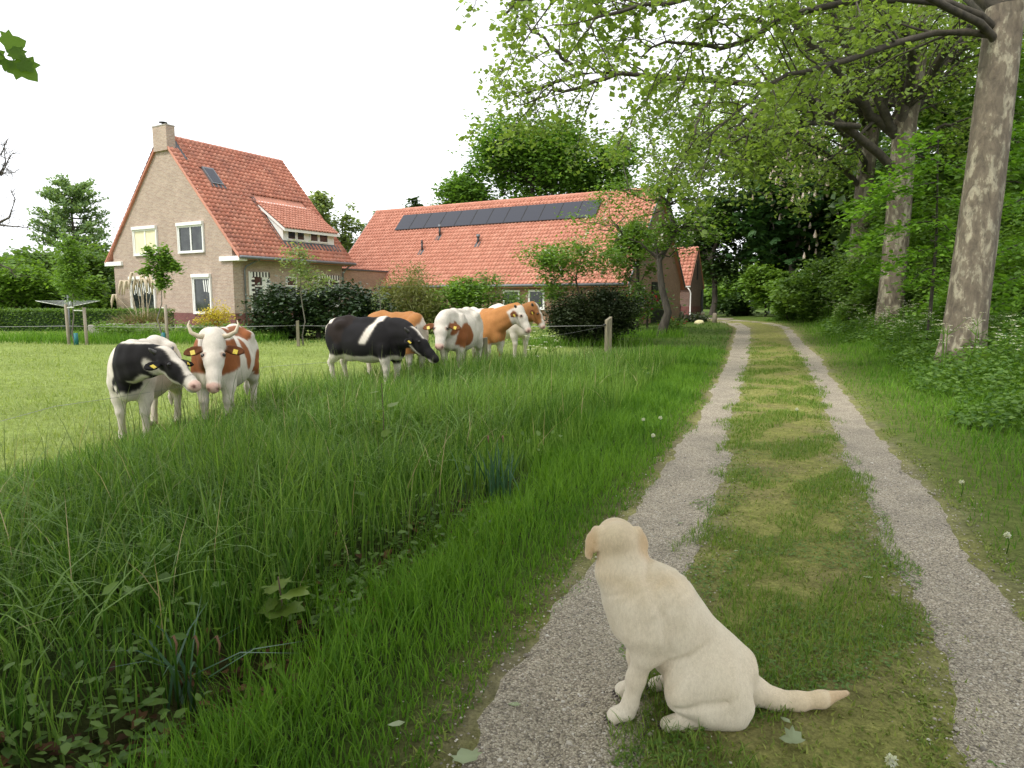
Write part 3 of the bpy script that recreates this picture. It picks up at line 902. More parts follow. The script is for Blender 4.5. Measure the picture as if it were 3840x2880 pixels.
# dormer tiles: one joined part
tv, tf = tile_geo(.2, .26)
a_ = np.array([1., 0, 0]); s_ = np.array([0, 1, DT]) / math.hypot(1, DT); n_ = np.cross(a_, s_); Bm = np.stack([a_, s_, n_], 1)
cells = [(i, j) for j in range(int((vj - e0) * math.hypot(1, DT) / .26)) for i in range(19)]
P_ = np.array([np.array([DU0 - .16, e0 - .03, DZ1 + DT * (e0 - DV) + .0]) + a_ * i * .2 + s_ * j * .26 for i, j in cells])
vv = (tv @ Bm.T)[None] + P_[:, None, :]
o_ = obj('dormer_tiles', mesh_np('dormer_tiles', vv.reshape(-1, 3), (tf[None] + len(tv) * np.arange(len(P_))[:, None, None]).reshape(-1, 4), {'rnd': np.repeat(np.random.default_rng(2).random(len(P_)), len(tv))}, True), M_tile2, dor)
o_['kind'] = 'stuff'
for k, (a0, a1) in enumerate(((3.55, 4.15), (4.18, 4.75), (5.1, 5.72), (5.75, 6.45))):
    f = MB()
    f.box(a0, a0 + .06, DV - .04, DV, 4.42, 5.0).box(a1 - .06, a1, DV - .04, DV, 4.42, 5.0).box(a0 + .06, a1 - .06, DV - .04, DV, 4.42, 4.48).box(a0 + .06, a1 - .06, DV - .04, DV, 4.94, 5.0)
    f_ = f.build('window', M_white, dor)
    MB().box(a0 + .06, a1 - .06, DV - .014, DV - .004, 4.48, 4.94).build('pane', M_glass, f_)
q = lambda u, v, h: (u, v, EZ + TT * v + h)
MB().hexa([q(DU0 - .2, DV - .3, .07), q(DU1 + .25, DV - .3, .07), q(DU1 + .25, DV, .07), q(DU0 - .2, DV, .07)], [q(DU0 - .2, DV - .3, .10), q(DU1 + .25, DV - .3, .10), q(DU1 + .25, DV, .10), q(DU0 - .2, DV, .10)]).build('flashing', M_lead, dor)
MB().hexa([q(DU0 - .2, DV, .06), q(DU0 - .01, DV, .06), q(DU0 - .01, vj + .1, .06), q(DU0 - .2, vj + .1, .06)], [q(DU0 - .2, DV, .11), q(DU0 - .01, DV, .11), q(DU0 - .01, vj + .1, .11), q(DU0 - .2, vj + .1, .11)]).build('flashing', M_lead, dor)

# ------------------------------------------------------------------ link building, barn, shed
def local_to_world(u, v): return (C0[0] + u * .5 - v * .8660254, C0[1] + u * .8660254 + v * .5)
x_, y_ = local_to_world(7.3, .6)
annex = empty('link_building', (x_, y_, .33), 'low flat-roofed brick link between the house and the long barn', 'building', RZ)
MB().box(0, 4.6, 0, 5.5, -.4, 3.02).build('wall', M_barnbrick, annex)
MB().box(-.05, 4.6, -.06, 5.5, 3.02, 3.1).build('roof', M_lead, annex)
BZ, BT, BHW, BL = 2.12, 1.07, 4.92, 20.2
x_, y_ = local_to_world(10.4, -15.2)
barn = empty('barn', (x_, y_, .33), 'long low brick barn with orange tiled roof and solar panels', 'barn', RZ)
BSL = math.hypot(1, BT); BRZ = BZ + BHW * BT
bw = MB()
bw.prism([(.4, .15, -.4), (.4, .15, BZ + .3), (BHW, .15, BRZ - .14), (2 * BHW - .4, .15, BZ + .3), (2 * BHW - .4, .15, -.4)], (0, BL - .3, 0))
bw.build('wall', M_barnbrick, barn)
rd = MB()
for sgn in (1, -1):
    e = BHW - sgn * BHW
    pts = [(e, 0, BZ - .05), (e, BL, BZ - .05), (BHW, BL, BRZ - .05), (BHW, 0, BRZ - .05)]
    rd.hexa([(x, y, z + .05) for x, y, z in pts], [(x, y, z - .1) for x, y, z in pts])
rd.build('roof', M_tile2, barn)
barn_cut = lambda a, s: (2.9 < a < 17.2 and 5.05 < s < 6.45) or False
lay_tiles(barn, (0, BL, BZ + .01), (0, -1, 0), (1, 0, BT), BL, BHW * BSL, .235, .30, M_tile2, lambda a, s: (3.0 < a < 16.9 and 5.1 < s < 6.35))
for i in range(60):
    y0 = BL - i * .335
    ring = lambda yy, r: [(BHW + r * math.cos(a), yy, BRZ - .02 + r * math.sin(a)) for a in np.linspace(-.3, math.pi + .3, 6)]
    MB().add(ring(y0, .12) + ring(y0 - .35, .105), [(6 + k, 7 + k, k + 1, k) for k in range(5)] + [list(range(6))]).build('ridge_tile', M_tile2, barn)
MB().tube([(-.06, .05, BZ - .03), (-.06, BL, BZ - .03)], .075, 8).build('gutter', M_zinc, barn, True)
for yv in (-.01, BL + .01):
    MB().prism([(0, yv, BZ - .12), (0, yv, BZ + .06), (BHW, yv, BRZ + .06), (2 * BHW, yv, BZ + .06), (2 * BHW, yv, BZ - .12), (BHW, yv, BRZ - .12)], (0, -.05 if yv < 0 else .05, 0)).build('verge_board', M_zinc, barn)
for nm, v0, v1 in (('a', -10.42, -9.44), ('b', -8.91, -7.86), ('c', -6.2, -5.2)):
    window(barn, 'gable', v0 + 15.2, v1 + 15.2, .85, 1.86, 1, False, off=.4, fr=.1)
ar = MB()
ar.prism([(.38, 12.35 + .55 * math.cos(a), 1.3 + .5 * math.sin(a)) for a in np.linspace(0, math.pi, 12)], (-.05, 0, 0))
ar.build('window', M_black, barn)
def bonroof(v, s, h): return (s / BSL - h * BT / BSL, v, BZ + s * BT / BSL + h / BSL)
def broof(v0, v1, s0, s1, h0, h1):
    return MB().hexa([bonroof(v0, s0, h0), bonroof(v1, s0, h0), bonroof(v1, s1, h0), bonroof(v0, s1, h0)][::-1], [bonroof(v0, s0, h1), bonroof(v1, s0, h1), bonroof(v1, s1, h1), bonroof(v0, s1, h1)][::-1])
pv0, npan = 15.2 + 2.12, 12
pw_ = (2.12 + 12.0) / npan
for k in range(npan):
    a1 = pv0 - k * pw_
    pn = broof(a1 - pw_ + .02, a1, 5.0, 6.44, .09, .13).build('solar_panel', M_black, barn)
    broof(a1 - pw_ + .045, a1 - .025, 5.025, 6.415, .131, .136).build('cell_sheet', M_solar, pn)
def vent(v, s, h, r, rcap):
    x, y, z = bonroof(v, s, 0)
    v_ = MB().tube([(x, y, z - .1), (x, y, z + h)], r, 8).build('roof_vent', M_black, barn, True)
    MB().tube([(x, y, z + h), (x, y, z + h + .02), (x, y, z + h + .14)], [rcap, rcap, rcap * .9], 8).build('vent_cap', M_zinc if rcap > r * 1.2 else M_black, v_, True)
    broof(v - .16, v + .16, s - .32, s + .12, .05, .075).build('flashing', M_lead, v_)
vent(14.1, 2.95, .55, .06, .062); vent(13.37, 4.2, .62, .07, .1); vent(10.2, 3.4, .42, .08, .12)
# right gable of the barn: doors and window seen past the rowan
def gbox(x0, x1, z0, z1, d): return MB().box(x0, x1, .15 - d, .15, z0, z1)
gd = gbox(4.0, 6.2, -.1, 2.3, .05).build('barn_door', M_black, barn)
for k in range(6):
    gbox(4.05 + k * .355, 4.05 + k * .355 + .345, -.05, 2.25, .075).build('plank', M_black, gd)
gw = gbox(2.0, 2.8, 1.0, 2.0, .05).build('window', M_white, barn)
gbox(2.08, 2.72, 1.08, 1.92, .056).build('pane', M_glass, gw)
MB().tube([(.35, .0, BZ - .05), (.35, .0, 0)], .04, 8).build('downpipe', M_white, barn)

sp = spot(*(D(1488, 0)[0], 46.5))
shed = empty('shed', (float(sp[0]), 46.5, .38), 'small dark brick shed with steep orange roof beside the lane', 'shed', RZ)
SW, ST, SE = 1.9, 1.45, 2.2
sb_ = MB().prism([(.12, -.0, -.4), (.12, 0, SE + .1), (SW, 0, SE + SW * ST - .14), (2 * SW - .12, 0, SE + .1), (2 * SW - .12, 0, -.4)], (0, 6.0, 0))
sb_.build('wall', M_shedbrick, shed)
MB().box(.09, 2 * SW - .09, -.03, 6.03, -.4, .85).build('plinth', M_plinth, shed)
rd = MB()
for sgn in (1, -1):
    e = SW - sgn * SW
    pts = [(e, -.05, SE - .05), (e, 6.05, SE - .05), (SW, 6.05, SE + SW * ST - .05), (SW, -.05, SE + SW * ST - .05)]
    rd.hexa([(x, y, z + .05) for x, y, z in pts], [(x, y, z - .06) for x, y, z in pts])
rd.build('roof', M_tile2, shed)
lay_tiles(shed, (0, 6.0, SE + .01), (0, -1, 0), (1, 0, ST), 6.0, SW * math.hypot(1, ST), .25, .30, M_tile2, None, 200)
MB().tube([(-.06, -.1, SE - .03), (-.06, 6, SE - .03)], .06, 8).build('gutter', M_white, shed, True)
MB().tube([(-.06, .1, SE - .05), (.0, -.05, SE - .3), (.02, -.1, SE - .45), (.02, -.1, .15), (-.3, -.3, .02)], .045, 8).build('downpipe', M_white, shed, True)
window(shed, 'gable', 1.3, 1.9, .95, 1.75, 1, False, off=.12)
MB().box(SW - .1, SW + .1, -.04, 0, 2.7, 4.0).build('slit_opening', M_black, shed)
MB().box(2 * SW - .75, 2 * SW - .2, -.05, 0, -.1, 2.0).build('door', M_black, shed)
MB().box(-.02, .1, .6, .95, .0, 1.0).build('dark_box', M_black, shed)
# ------------------------------------------------------------------ foliage
LEAF = {}
LEAF['oval'] = (np.array([(0, 0, 0), (.28, .35, .06), (0, .45, 0), (-.28, .35, .06), (.2, .75, .03), (-.2, .75, .03), (0, 1.05, -.06)]),
                np.array([(0, 1, 2), (0, 2, 3), (1, 4, 2), (2, 5, 3), (2, 4, 6), (2, 6, 5)]))
LEAF['diamond'] = (np.array([(0, 0, 0), (.33, .5, .07), (0, 1, -.05), (-.33, .5, .07)]), np.array([(0, 1, 2), (0, 2, 3)]))
LEAF['lobed'] = (np.array([(0, 0, 0), (.5, .1, .02), (.28, .4, .06), (.62, .62, -.02), (.2, .66, .03), (0, 1.05, -.06), (-.2, .66, .03), (-.62, .62, -.02), (-.28, .4, .06), (-.5, .1, .02), (0, .42, 0)]),
                 np.array([(10, i, i + 1) for i in range(1, 9)] + [(10, 0, 1), (10, 9, 0)]))
_mp = [(0, 0), (.30, -.08), (.44, .16), (.66, .22), (.52, .40), (.62, .62), (.34, .62), (.24, .82), (0, 1.05)]
_mp = _mp + [(-x, y) for x, y in _mp[-2:0:-1]]
LEAF['maple'] = (np.array([(x, y, .05 * abs(x) - .06 * y * y) for x, y in _mp] + [(0, .42, .03)]), np.array([(i, (i + 1) % len(_mp), len(_mp)) for i in range(len(_mp))]))
LEAF['five'] = (np.array([(0, 0, 0), (.52, .42, .03), (0, 1.0, -.06), (-.52, .42, .03), (0, .42, .09)]), np.array([(0, 1, 4), (1, 2, 4), (2, 3, 4), (3, 0, 4)]))
LEAF['narrow'] = (np.array([(0, 0, 0), (.1, .5, .03), (0, 1, -.1), (-.1, .5, .03)]), np.array([(0, 1, 2), (0, 2, 3)]))
LEAF['clump'] = None
def make_clump(base, n, seed, spread=.75, size=.55):
    r = np.random.default_rng(seed); v0, f0 = LEAF[base]; V_ = []; F_ = []
    for i in range(n):
        e = Euler((r.normal(0, .6), r.normal(0, .6), r.random() * 6.28)).to_matrix()
        V_.append(v0 * size * (.7 + .6 * r.random()) @ np.array(e).T + r.normal(0, spread * .45, 3)); F_.append(f0 + i * len(v0))
    return np.concatenate(V_), np.concatenate(F_)
LEAF['clump'] = make_clump('diamond', 5, 3)
LEAF['palm'] = (lambda: (lambda parts: (np.concatenate([p for p in parts]), np.concatenate([LEAF['diamond'][1] + 4 * i for i in range(5)])))(
    [(LEAF['diamond'][0] * (1, 1 - .12 * abs(i - 2), 1)) @ np.array(Euler((-.25, 0, (i - 2) * .62)).to_matrix()).T for i in range(5)]))()

def leaves(name, kind, P, size, m, parent, seed=1, up=.55, rnd=None, dirs=None, nvec=(0, 0, 1)):
    """leaf pieces at the points P: random heading, normals leaning upward"""
    r = np.random.default_rng(seed)
    n = len(P); v0, f0 = LEAF[kind]
    nrm = r.normal(size=(n, 3)); nrm /= np.linalg.norm(nrm, axis=1)[:, None]
    nrm[:, 2] = np.abs(nrm[:, 2])
    nrm = nrm * (1 - up) + up * np.array(nvec, float); nrm /= np.linalg.norm(nrm, axis=1)[:, None]
    t_ = r.normal(size=(n, 3)) if dirs is None else dirs + .5 * r.normal(size=(n, 3))
    t_ -= nrm * (t_ * nrm).sum(1)[:, None]; t_ /= np.linalg.norm(t_, axis=1)[:, None] + 1e-9
    b_ = np.cross(t_, nrm)
    s = (np.full(n, size) if np.isscalar(size) else size) * (.65 + .7 * r.random(n))
    v = P[:, None, :] + s[:, None, None] * (v0[None, :, 0:1] * b_[:, None, :] + v0[None, :, 1:2] * t_[:, None, :] + v0[None, :, 2:3] * nrm[:, None, :])
    f = f0[None] + len(v0) * np.arange(n)[:, None, None]
    rnd = r.random(n) if rnd is None else np.clip(rnd + r.normal(0, .15, n), 0, 1)
    return obj(name, mesh_np(name, v.reshape(-1, 3), f.reshape(-1, 3), {'rnd': np.repeat(rnd, len(v0))}), m, parent)

M_barkd = barkmat('dark_bark', (.035, .028, .022), (.10, .085, .065), 8)
M_barkg = barkmat('grey_bark', (.09, .08, .065), (.20, .18, .15), 8)
M_barkb = barkmat('brown_bark', (.07, .045, .03), (.16, .11, .075), 8)
F_mid = leafmat('leaf_mid', (.075, .15, .028), (.18, .285, .06), .42)  # lightened a little as painted haze on background trees; nearer plants share it
F_fresh = leafmat('leaf_fresh', (.10, .20, .026), (.21, .34, .065), .4)
F_dark = leafmat('leaf_dark', (.03, .07, .02), (.08, .14, .036), .3)  # raised in tone to imitate haze over the background trees
F_yew = leafmat('needle_dark', (.012, .026, .010), (.045, .060, .020), .15)
F_oak = leafmat('leaf_oak', (.075, .165, .026), (.18, .31, .06), .45)  # haze in front of the far oaks is put into this lighter colour
F_olive = leafmat('leaf_olive', (.12, .14, .04), (.23, .24, .075))
F_plane = leafmat('leaf_plane', (.15, .225, .05), (.31, .42, .11), .5)
F_pale = leafmat('leaf_pale', (.18, .24, .10), (.32, .39, .18), .45)
F_larch = leafmat('needle_larch', (.14, .23, .10), (.27, .38, .18), .42)  # paler than the needles themselves: distance haze painted into the colour
F_chest = leafmat('leaf_chestnut', (.024, .075, .02), (.065, .15, .034), .3)
F_rhodo = leafmat('leaf_leathery', (.014, .035, .012), (.05, .085, .026), .12, .35, .5)
F_yellow = leafmat('leaf_yellow', (.45, .36, .03), (.68, .56, .08), .3)
o_ = leaves('clover', 'diamond', PCL, .019, leafmat('clover_leaf', (.07, .15, .02), (.17, .28, .06), .3), None, 6, .75)
tag(o_, 'small clover leaves on the strip near the dog', 'clover', kind='stuff')
F_beech = leafmat('leaf_beech', (.12, .25, .028), (.24, .42, .06), .45)
o_ = leaves('bank_weeds', 'oval', PWD, .085, F_mid, None, 17, .5)
tag(o_, 'broad leaved weeds among the tall grass of the bank', 'weeds', kind='stuff')
o_ = leaves('ditch_herbs', 'oval', PHB, .05, F_mid, None, 16, .65)
tag(o_, 'low leafy herbs along the shallow ditch', 'herbs', kind='stuff')
F_white = leafmat('petal_white', (.62, .62, .52), (.85, .84, .78), .3)
F_pink = leafmat('petal_candle', (.62, .50, .42), (.80, .72, .64), .3)
F_red = leafmat('petal_red', (.55, .02, .05), (.85, .06, .12), .3, tcol=(1, .7, .7))

def curve_pts(a, b, sag, k, r, jit=.06):
    a, b = np.array(a, float), np.array(b, float)
    t_ = np.linspace(0, 1, k)[:, None]
    L_ = np.linalg.norm(b - a)
    p = a + (b - a) * t_
    p[:, 2] += sag * L_ * np.sin(math.pi * t_[:, 0])
    p[1:-1] += r.normal(0, jit * L_ / k, (k - 2, 3))
    return p

def clump_tree(name, label, cat, base, H_, tr, blobs, ncl, per, lsize, leafm, bark, seed, kind='oval', spread=.5, trunk_top=.75, group=None, flowers=None, flat=.7, lean=(0, 0), up=.5, shell=.55, vis_branch=True, crown_name='crown'):
    """trunk, limbs to each leaf clump, leaves scattered in the clumps. blobs: [(dx,dy,z, rx,ry,rz, weight)]"""
    r = np.random.default_rng(seed)
    base = np.array(base, float)
    root = empty(name, tuple(base), label, cat, group=group)
    ta = TA()
    top = np.array([lean[0], lean[1], H_ * trunk_top])
    tp = curve_pts((0, 0, -.2), top, 0, 7, r, .12)
    prof = np.linspace(1, .35, 7) * tr; prof[0] *= 1.35
    ta.tube(tp, 0, prof, 9)
    wts = np.array([b_[6] for b_ in blobs], float); wts /= wts.sum()
    C_ = []; 
    for i in range(ncl):
        b_ = blobs[r.choice(len(blobs), p=wts)]
        d = r.normal(size=3); d /= np.linalg.norm(d)
        rr = r.random() ** (1 / 3) * (1 - shell) + shell * (.75 + .25 * r.random())
        c = np.array(b_[:3]) + d * rr * np.array(b_[3:6])
        C_.append(c)
    C_ = np.array(C_)
    if vis_branch:
        nodes = [q for q in tp[2:]]; dep = [0] * len(nodes)
        axd = np.linalg.norm(C_ - tp[3], axis=1); mx_ = axd.max() + 1e-6
        for i in np.argsort(axd):
            c = C_[i]; Nn = np.array(nodes)
            w_ = np.linalg.norm(Nn - c, axis=1) + 1.2 * np.maximum(0, Nn[:, 2] - c[2]) + .15 * mx_ * np.array(dep)
            j = int(np.argmin(w_)); a = Nn[j]
            pp = curve_pts(a, c, .06, 5, r, .3)
            r0 = max(.006, tr * .30 * (.62 ** dep[j]) * (1.05 - .5 * axd[i] / mx_))
            ta.tube(pp, r0, max(.004, r0 * .45), 5)
            nodes += [pp[2], pp[4]]; dep += [dep[j] + 1, dep[j] + 1]
    o1 = obj('trunk', ta.mesh('trunk'), bark, root)
    n = ncl * per
    cc = np.repeat(C_, per, 0)
    sp_ = spread * (.6 + .8 * r.random(ncl))
    P = cc + r.normal(size=(n, 3)) * np.repeat(sp_, per)[:, None] * np.array([1, 1, flat])
    P[:, 2] = np.maximum(P[:, 2], .05)
    rnd = np.repeat(.3 + .4 * r.random(ncl), per)
    leaves(crown_name, kind, P, lsize, leafm, root, seed + 1, up, rnd)
    if flowers:
        fm, fn, fs, fk = flowers
        Q = C_[r.choice(ncl, fn)] + r.normal(size=(fn, 3)) * spread * np.array([1, 1, flat]) + np.array([0, 0, spread * .25])
        if fk == 'candle': Q = C_[r.choice(np.argsort(C_[:, 1])[:ncl // 3], fn)] + r.normal(size=(fn, 3)) * spread * .7 + np.array([0, -spread * 1.2, spread * .8])
        if fk == 'candle':
            v0, q0 = tube_np(np.array([(0, 0, 0), (0, 0, .3), (0, 0, 1.)]), [.2, .24, .04], 6)
            q4 = np.array([q for q in q0 if len(q) == 4])
            s_ = fs * (.7 + .6 * r.random(fn))
            vv = Q[:, None, :] + v0[None] * s_[:, None, None] + np.array([0, 0, 1.0]) * 0
            bc = obj('blossom_candles', mesh_np('blossom_candles', vv.reshape(-1, 3), (q4[None] + len(v0) * np.arange(fn)[:, None, None]).reshape(-1, 4), {'rnd': np.repeat(r.random(fn), len(v0))}, True), fm, root)
            bc['kind'] = 'stuff'
        else:
            leaves('blossom', fk, Q, fs, fm, root, seed + 2, .6)
    return root

# ------------------------------------------------------------------ plane trees along the lane
m, t, b, o_ = mat('plane_bark')
co = objco(t)
mpn = t.nodes.new('ShaderNodeMapping'); mpn.inputs['Scale'].default_value = (1, 1, .45); t.links.new(co, mpn.inputs[0])
big = noise(t, 4.2, 7, mpn.outputs[0], .25, .66)
sm = noise(t, 9, 5, mpn.outputs[0], .6, .6)
c = ramp(t, big, [(.34, (.115, .092, .066)), (.48, (.155, .128, .092)), (.53, (.19, .16, .115)), (.55, (.28, .25, .18)), (.63, (.35, .32, .235)), (.66, (.19, .16, .115)), (.8, (.12, .095, .07))])
c = mixc(t, 1.0, c, ramp(t, sm, [(.3, (.65, .65, .64)), (.7, (1.3, 1.28, 1.25))]), 'MULTIPLY')
t.links.new(c, b.inputs['Base Color'])
b.inputs['Roughness'].default_value = .85
ad = t.nodes.new('ShaderNodeMath'); ad.operation = 'ADD'; t.links.new(big, ad.inputs[0]); t.links.new(sm, ad.inputs[1])
bump(t, ad.outputs[0], .55, .05, b)
M_planebark = m
M_planetwig = barkmat('plane_twig', (.035, .03, .022), (.095, .08, .055), 6, 1)

class Plane:
    def __init__(s, seed):
        s.r = np.random.default_rng(seed); s.ta = TA(); s.tips = []; s.dirs = []
    def path(s, p, d, ln, k, wob, droop):
        r = s.r; pts = [np.array(p, float)]; d = np.array(d, float); d /= np.linalg.norm(d)
        for i in range(k):
            d = d + r.normal(0, wob, 3) + np.array([0, 0, -droop]); d /= np.linalg.norm(d)
            pts.append(pts[-1] + d * ln / k)
        return np.array(pts)
    def sub(s, pts, rad0, rad1, level, lmul=1.0, start=.15, n=None):
        """side branches along a limb"""
        r = s.r
        L_ = np.linalg.norm(np.diff(pts, axis=0), axis=1).sum()
        cnt = n or (int(L_ * (2.3 if level == 1 else 4.3)) + 1)
        for i in range(cnt):
            u = start + (1 - start) * (i + r.random()) / cnt
            f = u * (len(pts) - 1); k = min(int(f), len(pts) - 2)
            p = pts[k] + (pts[k + 1] - pts[k]) * (f - k)
            t_ = pts[k + 1] - pts[k]; t_ /= np.linalg.norm(t_)
            q = r.normal(size=3); q -= t_ * (q @ t_); q /= np.linalg.norm(q)
            d = t_ * .75 + q * .9 + np.array([0, 0, .1 if level == 1 else -.05])
            br = rad0 + (rad1 - rad0) * u
            ln = lmul * (1 - .45 * u) * (.6 + .8 * r.random()) * (2.0 if level == 1 else .85)
            pp = s.path(p, d, ln, 6 if level == 1 else 4, .16, .05 if level == 1 else .07)
            if level == 1:
                s.ta.tube(pp, max(.012, br * .42), .006, 5)
                s.sub(pp, max(.012, br * .42), .005, 2, .9)
            else:
                s.ta.tube(pp, max(.006, br * .5), .003, 3)
                for w_ in range(11):
                    k2 = 1 + r.integers(0, len(pp) - 1)
                    s.tips.append(pp[k2] + r.normal(0, .11, 3)); s.dirs.append(pp[k2] - pp[k2 - 1] + np.array([0, 0, -.12]))
    def limb(s, pts, r0, r1, lmul=1.0, start=.25, n=10):
        pts = np.array(pts, float)
        t_ = np.linspace(0, 1, len(pts)); tt = np.linspace(0, 1, 16)
        q = np.stack([np.interp(tt, t_, pts[:, i]) for i in range(3)], 1)
        q[1:-1] = (q[:-2] + 2 * q[1:-1] + q[2:]) / 4
        q[2:] += np.cumsum(s.r.normal(0, .055, (14, 3)), 0)
        s.ta.tube(q, r0, r1, n)
        s.sub(q, r0, r1, 1, lmul, start)
        return q

def plane_tree(label, base, lean, hfork, rtr, limbs, seed, nrand, lsize=.12, rmax=5.5, flip=None):
    root = empty('plane_tree', tuple(base), label, 'tree', group='plane trees along the right side of the lane')
    base = np.array(base)
    g_ = Plane(seed)
    # trunk of its own
    zz = np.linspace(-.3, hfork, 22)
    v = []; n = 36
    rr = np.random.default_rng(seed)
    for z in zz:
        R_ = rtr * (1 + .26 * math.exp(-max(z, 0) / .4) - .16 * z / hfork)
        th = np.arange(n) / n * 2 * math.pi
        k = 1 + .03 * np.sin(3 * th + seed + z * .4) + .02 * np.sin(5 * th + z) + .07 * math.exp(-max(z, 0) / .5) * np.sin(4 * th + seed) + .014 * np.sin(9 * th + 2.7 * z) * np.sin(3.1 * z)
        v.append(np.stack([lean[0] * z / hfork + R_ * k * np.cos(th), lean[1] * z / hfork + R_ * k * np.sin(th), np.full(n, z)], 1))
    v = np.concatenate(v)
    i = np.arange(21)[:, None] * n; j = np.arange(n)[None]; j2 = (j + 1) % n
    q = np.stack([i + j, i + j2, i + n + j2, i + n + j], -1).reshape(-1, 4)
    obj('trunk', mesh_np('trunk', v, q, smooth=True), M_planebark, root)
    top = np.array([lean[0], lean[1], hfork])
    lead = TA()
    lead.tube(curve_pts(top - (0, 0, .6), top + np.array([.3, 0, 6.5]), 0, 9, g_.r, .25), 0, rtr * np.linspace(.84, .12, 9), 14)
    obj('leader', lead.mesh('leader'), M_planebark, root)
    for pts, r0, r1, lm, st in limbs:
        pts = np.array(pts) - base
        z_ = min(pts[0][2] - .7, hfork - .2); p_ = np.array([lean[0] * z_ / hfork, lean[1] * z_ / hfork, z_])
        if np.linalg.norm(pts[0][:2] - p_[:2]) < 2.2: pts = np.concatenate([[p_], pts])
        qq = g_.limb(pts, r0, r1, lm, st)
    for k in range(nrand):
        a = 2 * math.pi * (k + .3 * g_.r.random()) / nrand
        if flip is not None and math.cos(a - flip) < -.2: continue
        d = np.array([math.cos(a) * (.55 + .5 * g_.r.random()), math.sin(a) * (.55 + .5 * g_.r.random()), .75 + .5 * g_.r.random()])
        pp = g_.path(top - np.array([0, 0, .4 * g_.r.random()]), d, rmax * (.8 + .4 * g_.r.random()), 8, .09, .02)
        g_.ta.tube(pp, rtr * .42, .05, 8)
        g_.sub(pp, rtr * .4, .04, 1, 1.15, .3)
    obj('branches', g_.ta.mesh('branches'), M_planetwig, root)
    leaves('crown', 'five', np.array(g_.tips), lsize, F_plane, root, seed, .35, None, np.array(g_.dirs))
    return root

def z7(x, y): return ((1740 + x / 1.0533) / 3.75, (y / 1.0533) / 3.75)
def zl(pts, d0, d1):
    n = len(pts)
    return [W(*z7(x, y), d0 + (d1 - d0) * i / (n - 1)) for i, (x, y) in enumerate(pts)]

b1 = np.array([9.55, 14.5, 0]); b1[2] = H(b1[0], b1[1])
b2 = np.array([13.75, 25.0, 0]); b2[2] = H(b2[0], b2[1])
b3 = np.array([17.25, 35.0, 0]); b3[2] = H(b3[0], b3[1])
plane_tree('nearest plane tree with a thick mottled trunk among the cow parsley', b1, (.42, .1), 7.2, .40,
    [(zl([(2125, 130), (1960, 120), (1660, 165), (1480, 230), (1350, 290), (1250, 275), (1100, 380), (970, 430), (900, 500)], 14.5, 12.8), .085, .015, 1.0, .2),
     (zl([(1900, -60), (1300, 0), (1130, 100), (950, 165), (820, 170), (700, 230)], 14.0, 13.0), .08, .015, 1.1, .2),
     (zl([(1900, -60), (1400, -90), (1100, -30), (850, 20), (600, 70), (560, 130)], 13.5, 12.0), .08, .015, 1.1, .2),
     (zl([(1300, -120), (900, -90), (600, -60), (330, -20), (220, 60)], 14.0, 13.0), .1, .02, 1.1, .1)], 21, 9, .105, 5.5, 0.5)
plane_tree('second plane tree with limbs spreading left over the lane', b2, (.12, 0), 8.0, .44,
    [(zl([(1690, 640), (1540, 530), (1400, 390), (1330, 325), (1080, 320), (830, 285), (620, 290), (430, 258), (300, 320), (180, 385)], 25, 19.5), .17, .025, 1.35, .25),
     (zl([(620, 290), (520, 312), (400, 360), (330, 395), (230, 420)], 20.8, 19.5), .07, .015, 1.1, .05),
     (zl([(430, 258), (300, 180), (230, 110), (180, 30)], 20, 19.5), .06, .015, 1.0, .05),
     (zl([(1330, 325), (1160, 420), (1060, 540), (960, 700)], 22.5, 20.5), .09, .015, 1.1, .2),
     (zl([(1000, 330), (900, 490), (800, 680)], 21.5, 20.0), .06, .012, 1.1, .1),
     (zl([(1250, 330), (1150, 480), (1120, 620), (1100, 760)], 22, 21), .06, .012, 1.2, .1),
     (zl([(800, 290), (720, 420), (640, 520), (560, 560)], 20.5, 20), .05, .012, 1.1, .1),
     (zl([(1400, 400), (1320, 560), (1260, 720)], 23, 22), .06, .012, 1.2, .1),
     (zl([(1650, 480), (1560, 400), (1420, 230), (1300, 60), (1200, -80)], 25, 23), .2, .06, 1.35, .2),
     (zl([(1680, 480), (1600, 300), (1500, 100), (1450, -80)], 25, 24.5), .2, .06, 1.35, .2),
     (zl([(1710, 460), (1700, 260), (1680, 60), (1640, -100)], 25, 25.5), .22, .06, 1.3, .2),
     (zl([(1760, 480), (1830, 420), (1930, 340), (2050, 240)], 25, 25.5), .16, .04, 1.2, .2),
     (zl([(1770, 600), (1900, 520), (2000, 490)], 25, 24.0), .12, .03, 1.1, .2),
     (zl([(1560, 500), (1350, 470), (1150, 560), (1000, 620)], 24, 21.0), .1, .02, 1.2, .2)], 33, 9, .118, 6.5)
plane_tree('farthest plane tree of the row, its trunk leaning over the hedge', b3, (.5, 0), 9.5, .46,
    [(zl([(1560, 560), (1480, 420), (1380, 250), (1300, 80)], 35, 33), .2, .05, 1.5, .2),
     (zl([(1540, 700), (1380, 560), (1200, 500), (1020, 560), (900, 650)], 35, 30), .16, .03, 1.5, .2),
     (zl([(1560, 620), (1420, 480), (1230, 420), (1050, 420), (880, 480)], 34, 29), .16, .03, 1.5, .2),
     (zl([(1570, 560), (1600, 360), (1560, 160), (1500, 20)], 35, 36), .2, .05, 1.5, .2)], 47, 7, .145, 7.0)
# ------------------------------------------------------------------ trees and shrubs of the garden and beyond
def gp(xd, y):                      # ground point under a picture column (2212-wide picture) at distance y
    return spot(xd / 2.16016, y)
def top_z(yd, y, base): return EYE + (650 - yd) / 1476 * y - base[2]

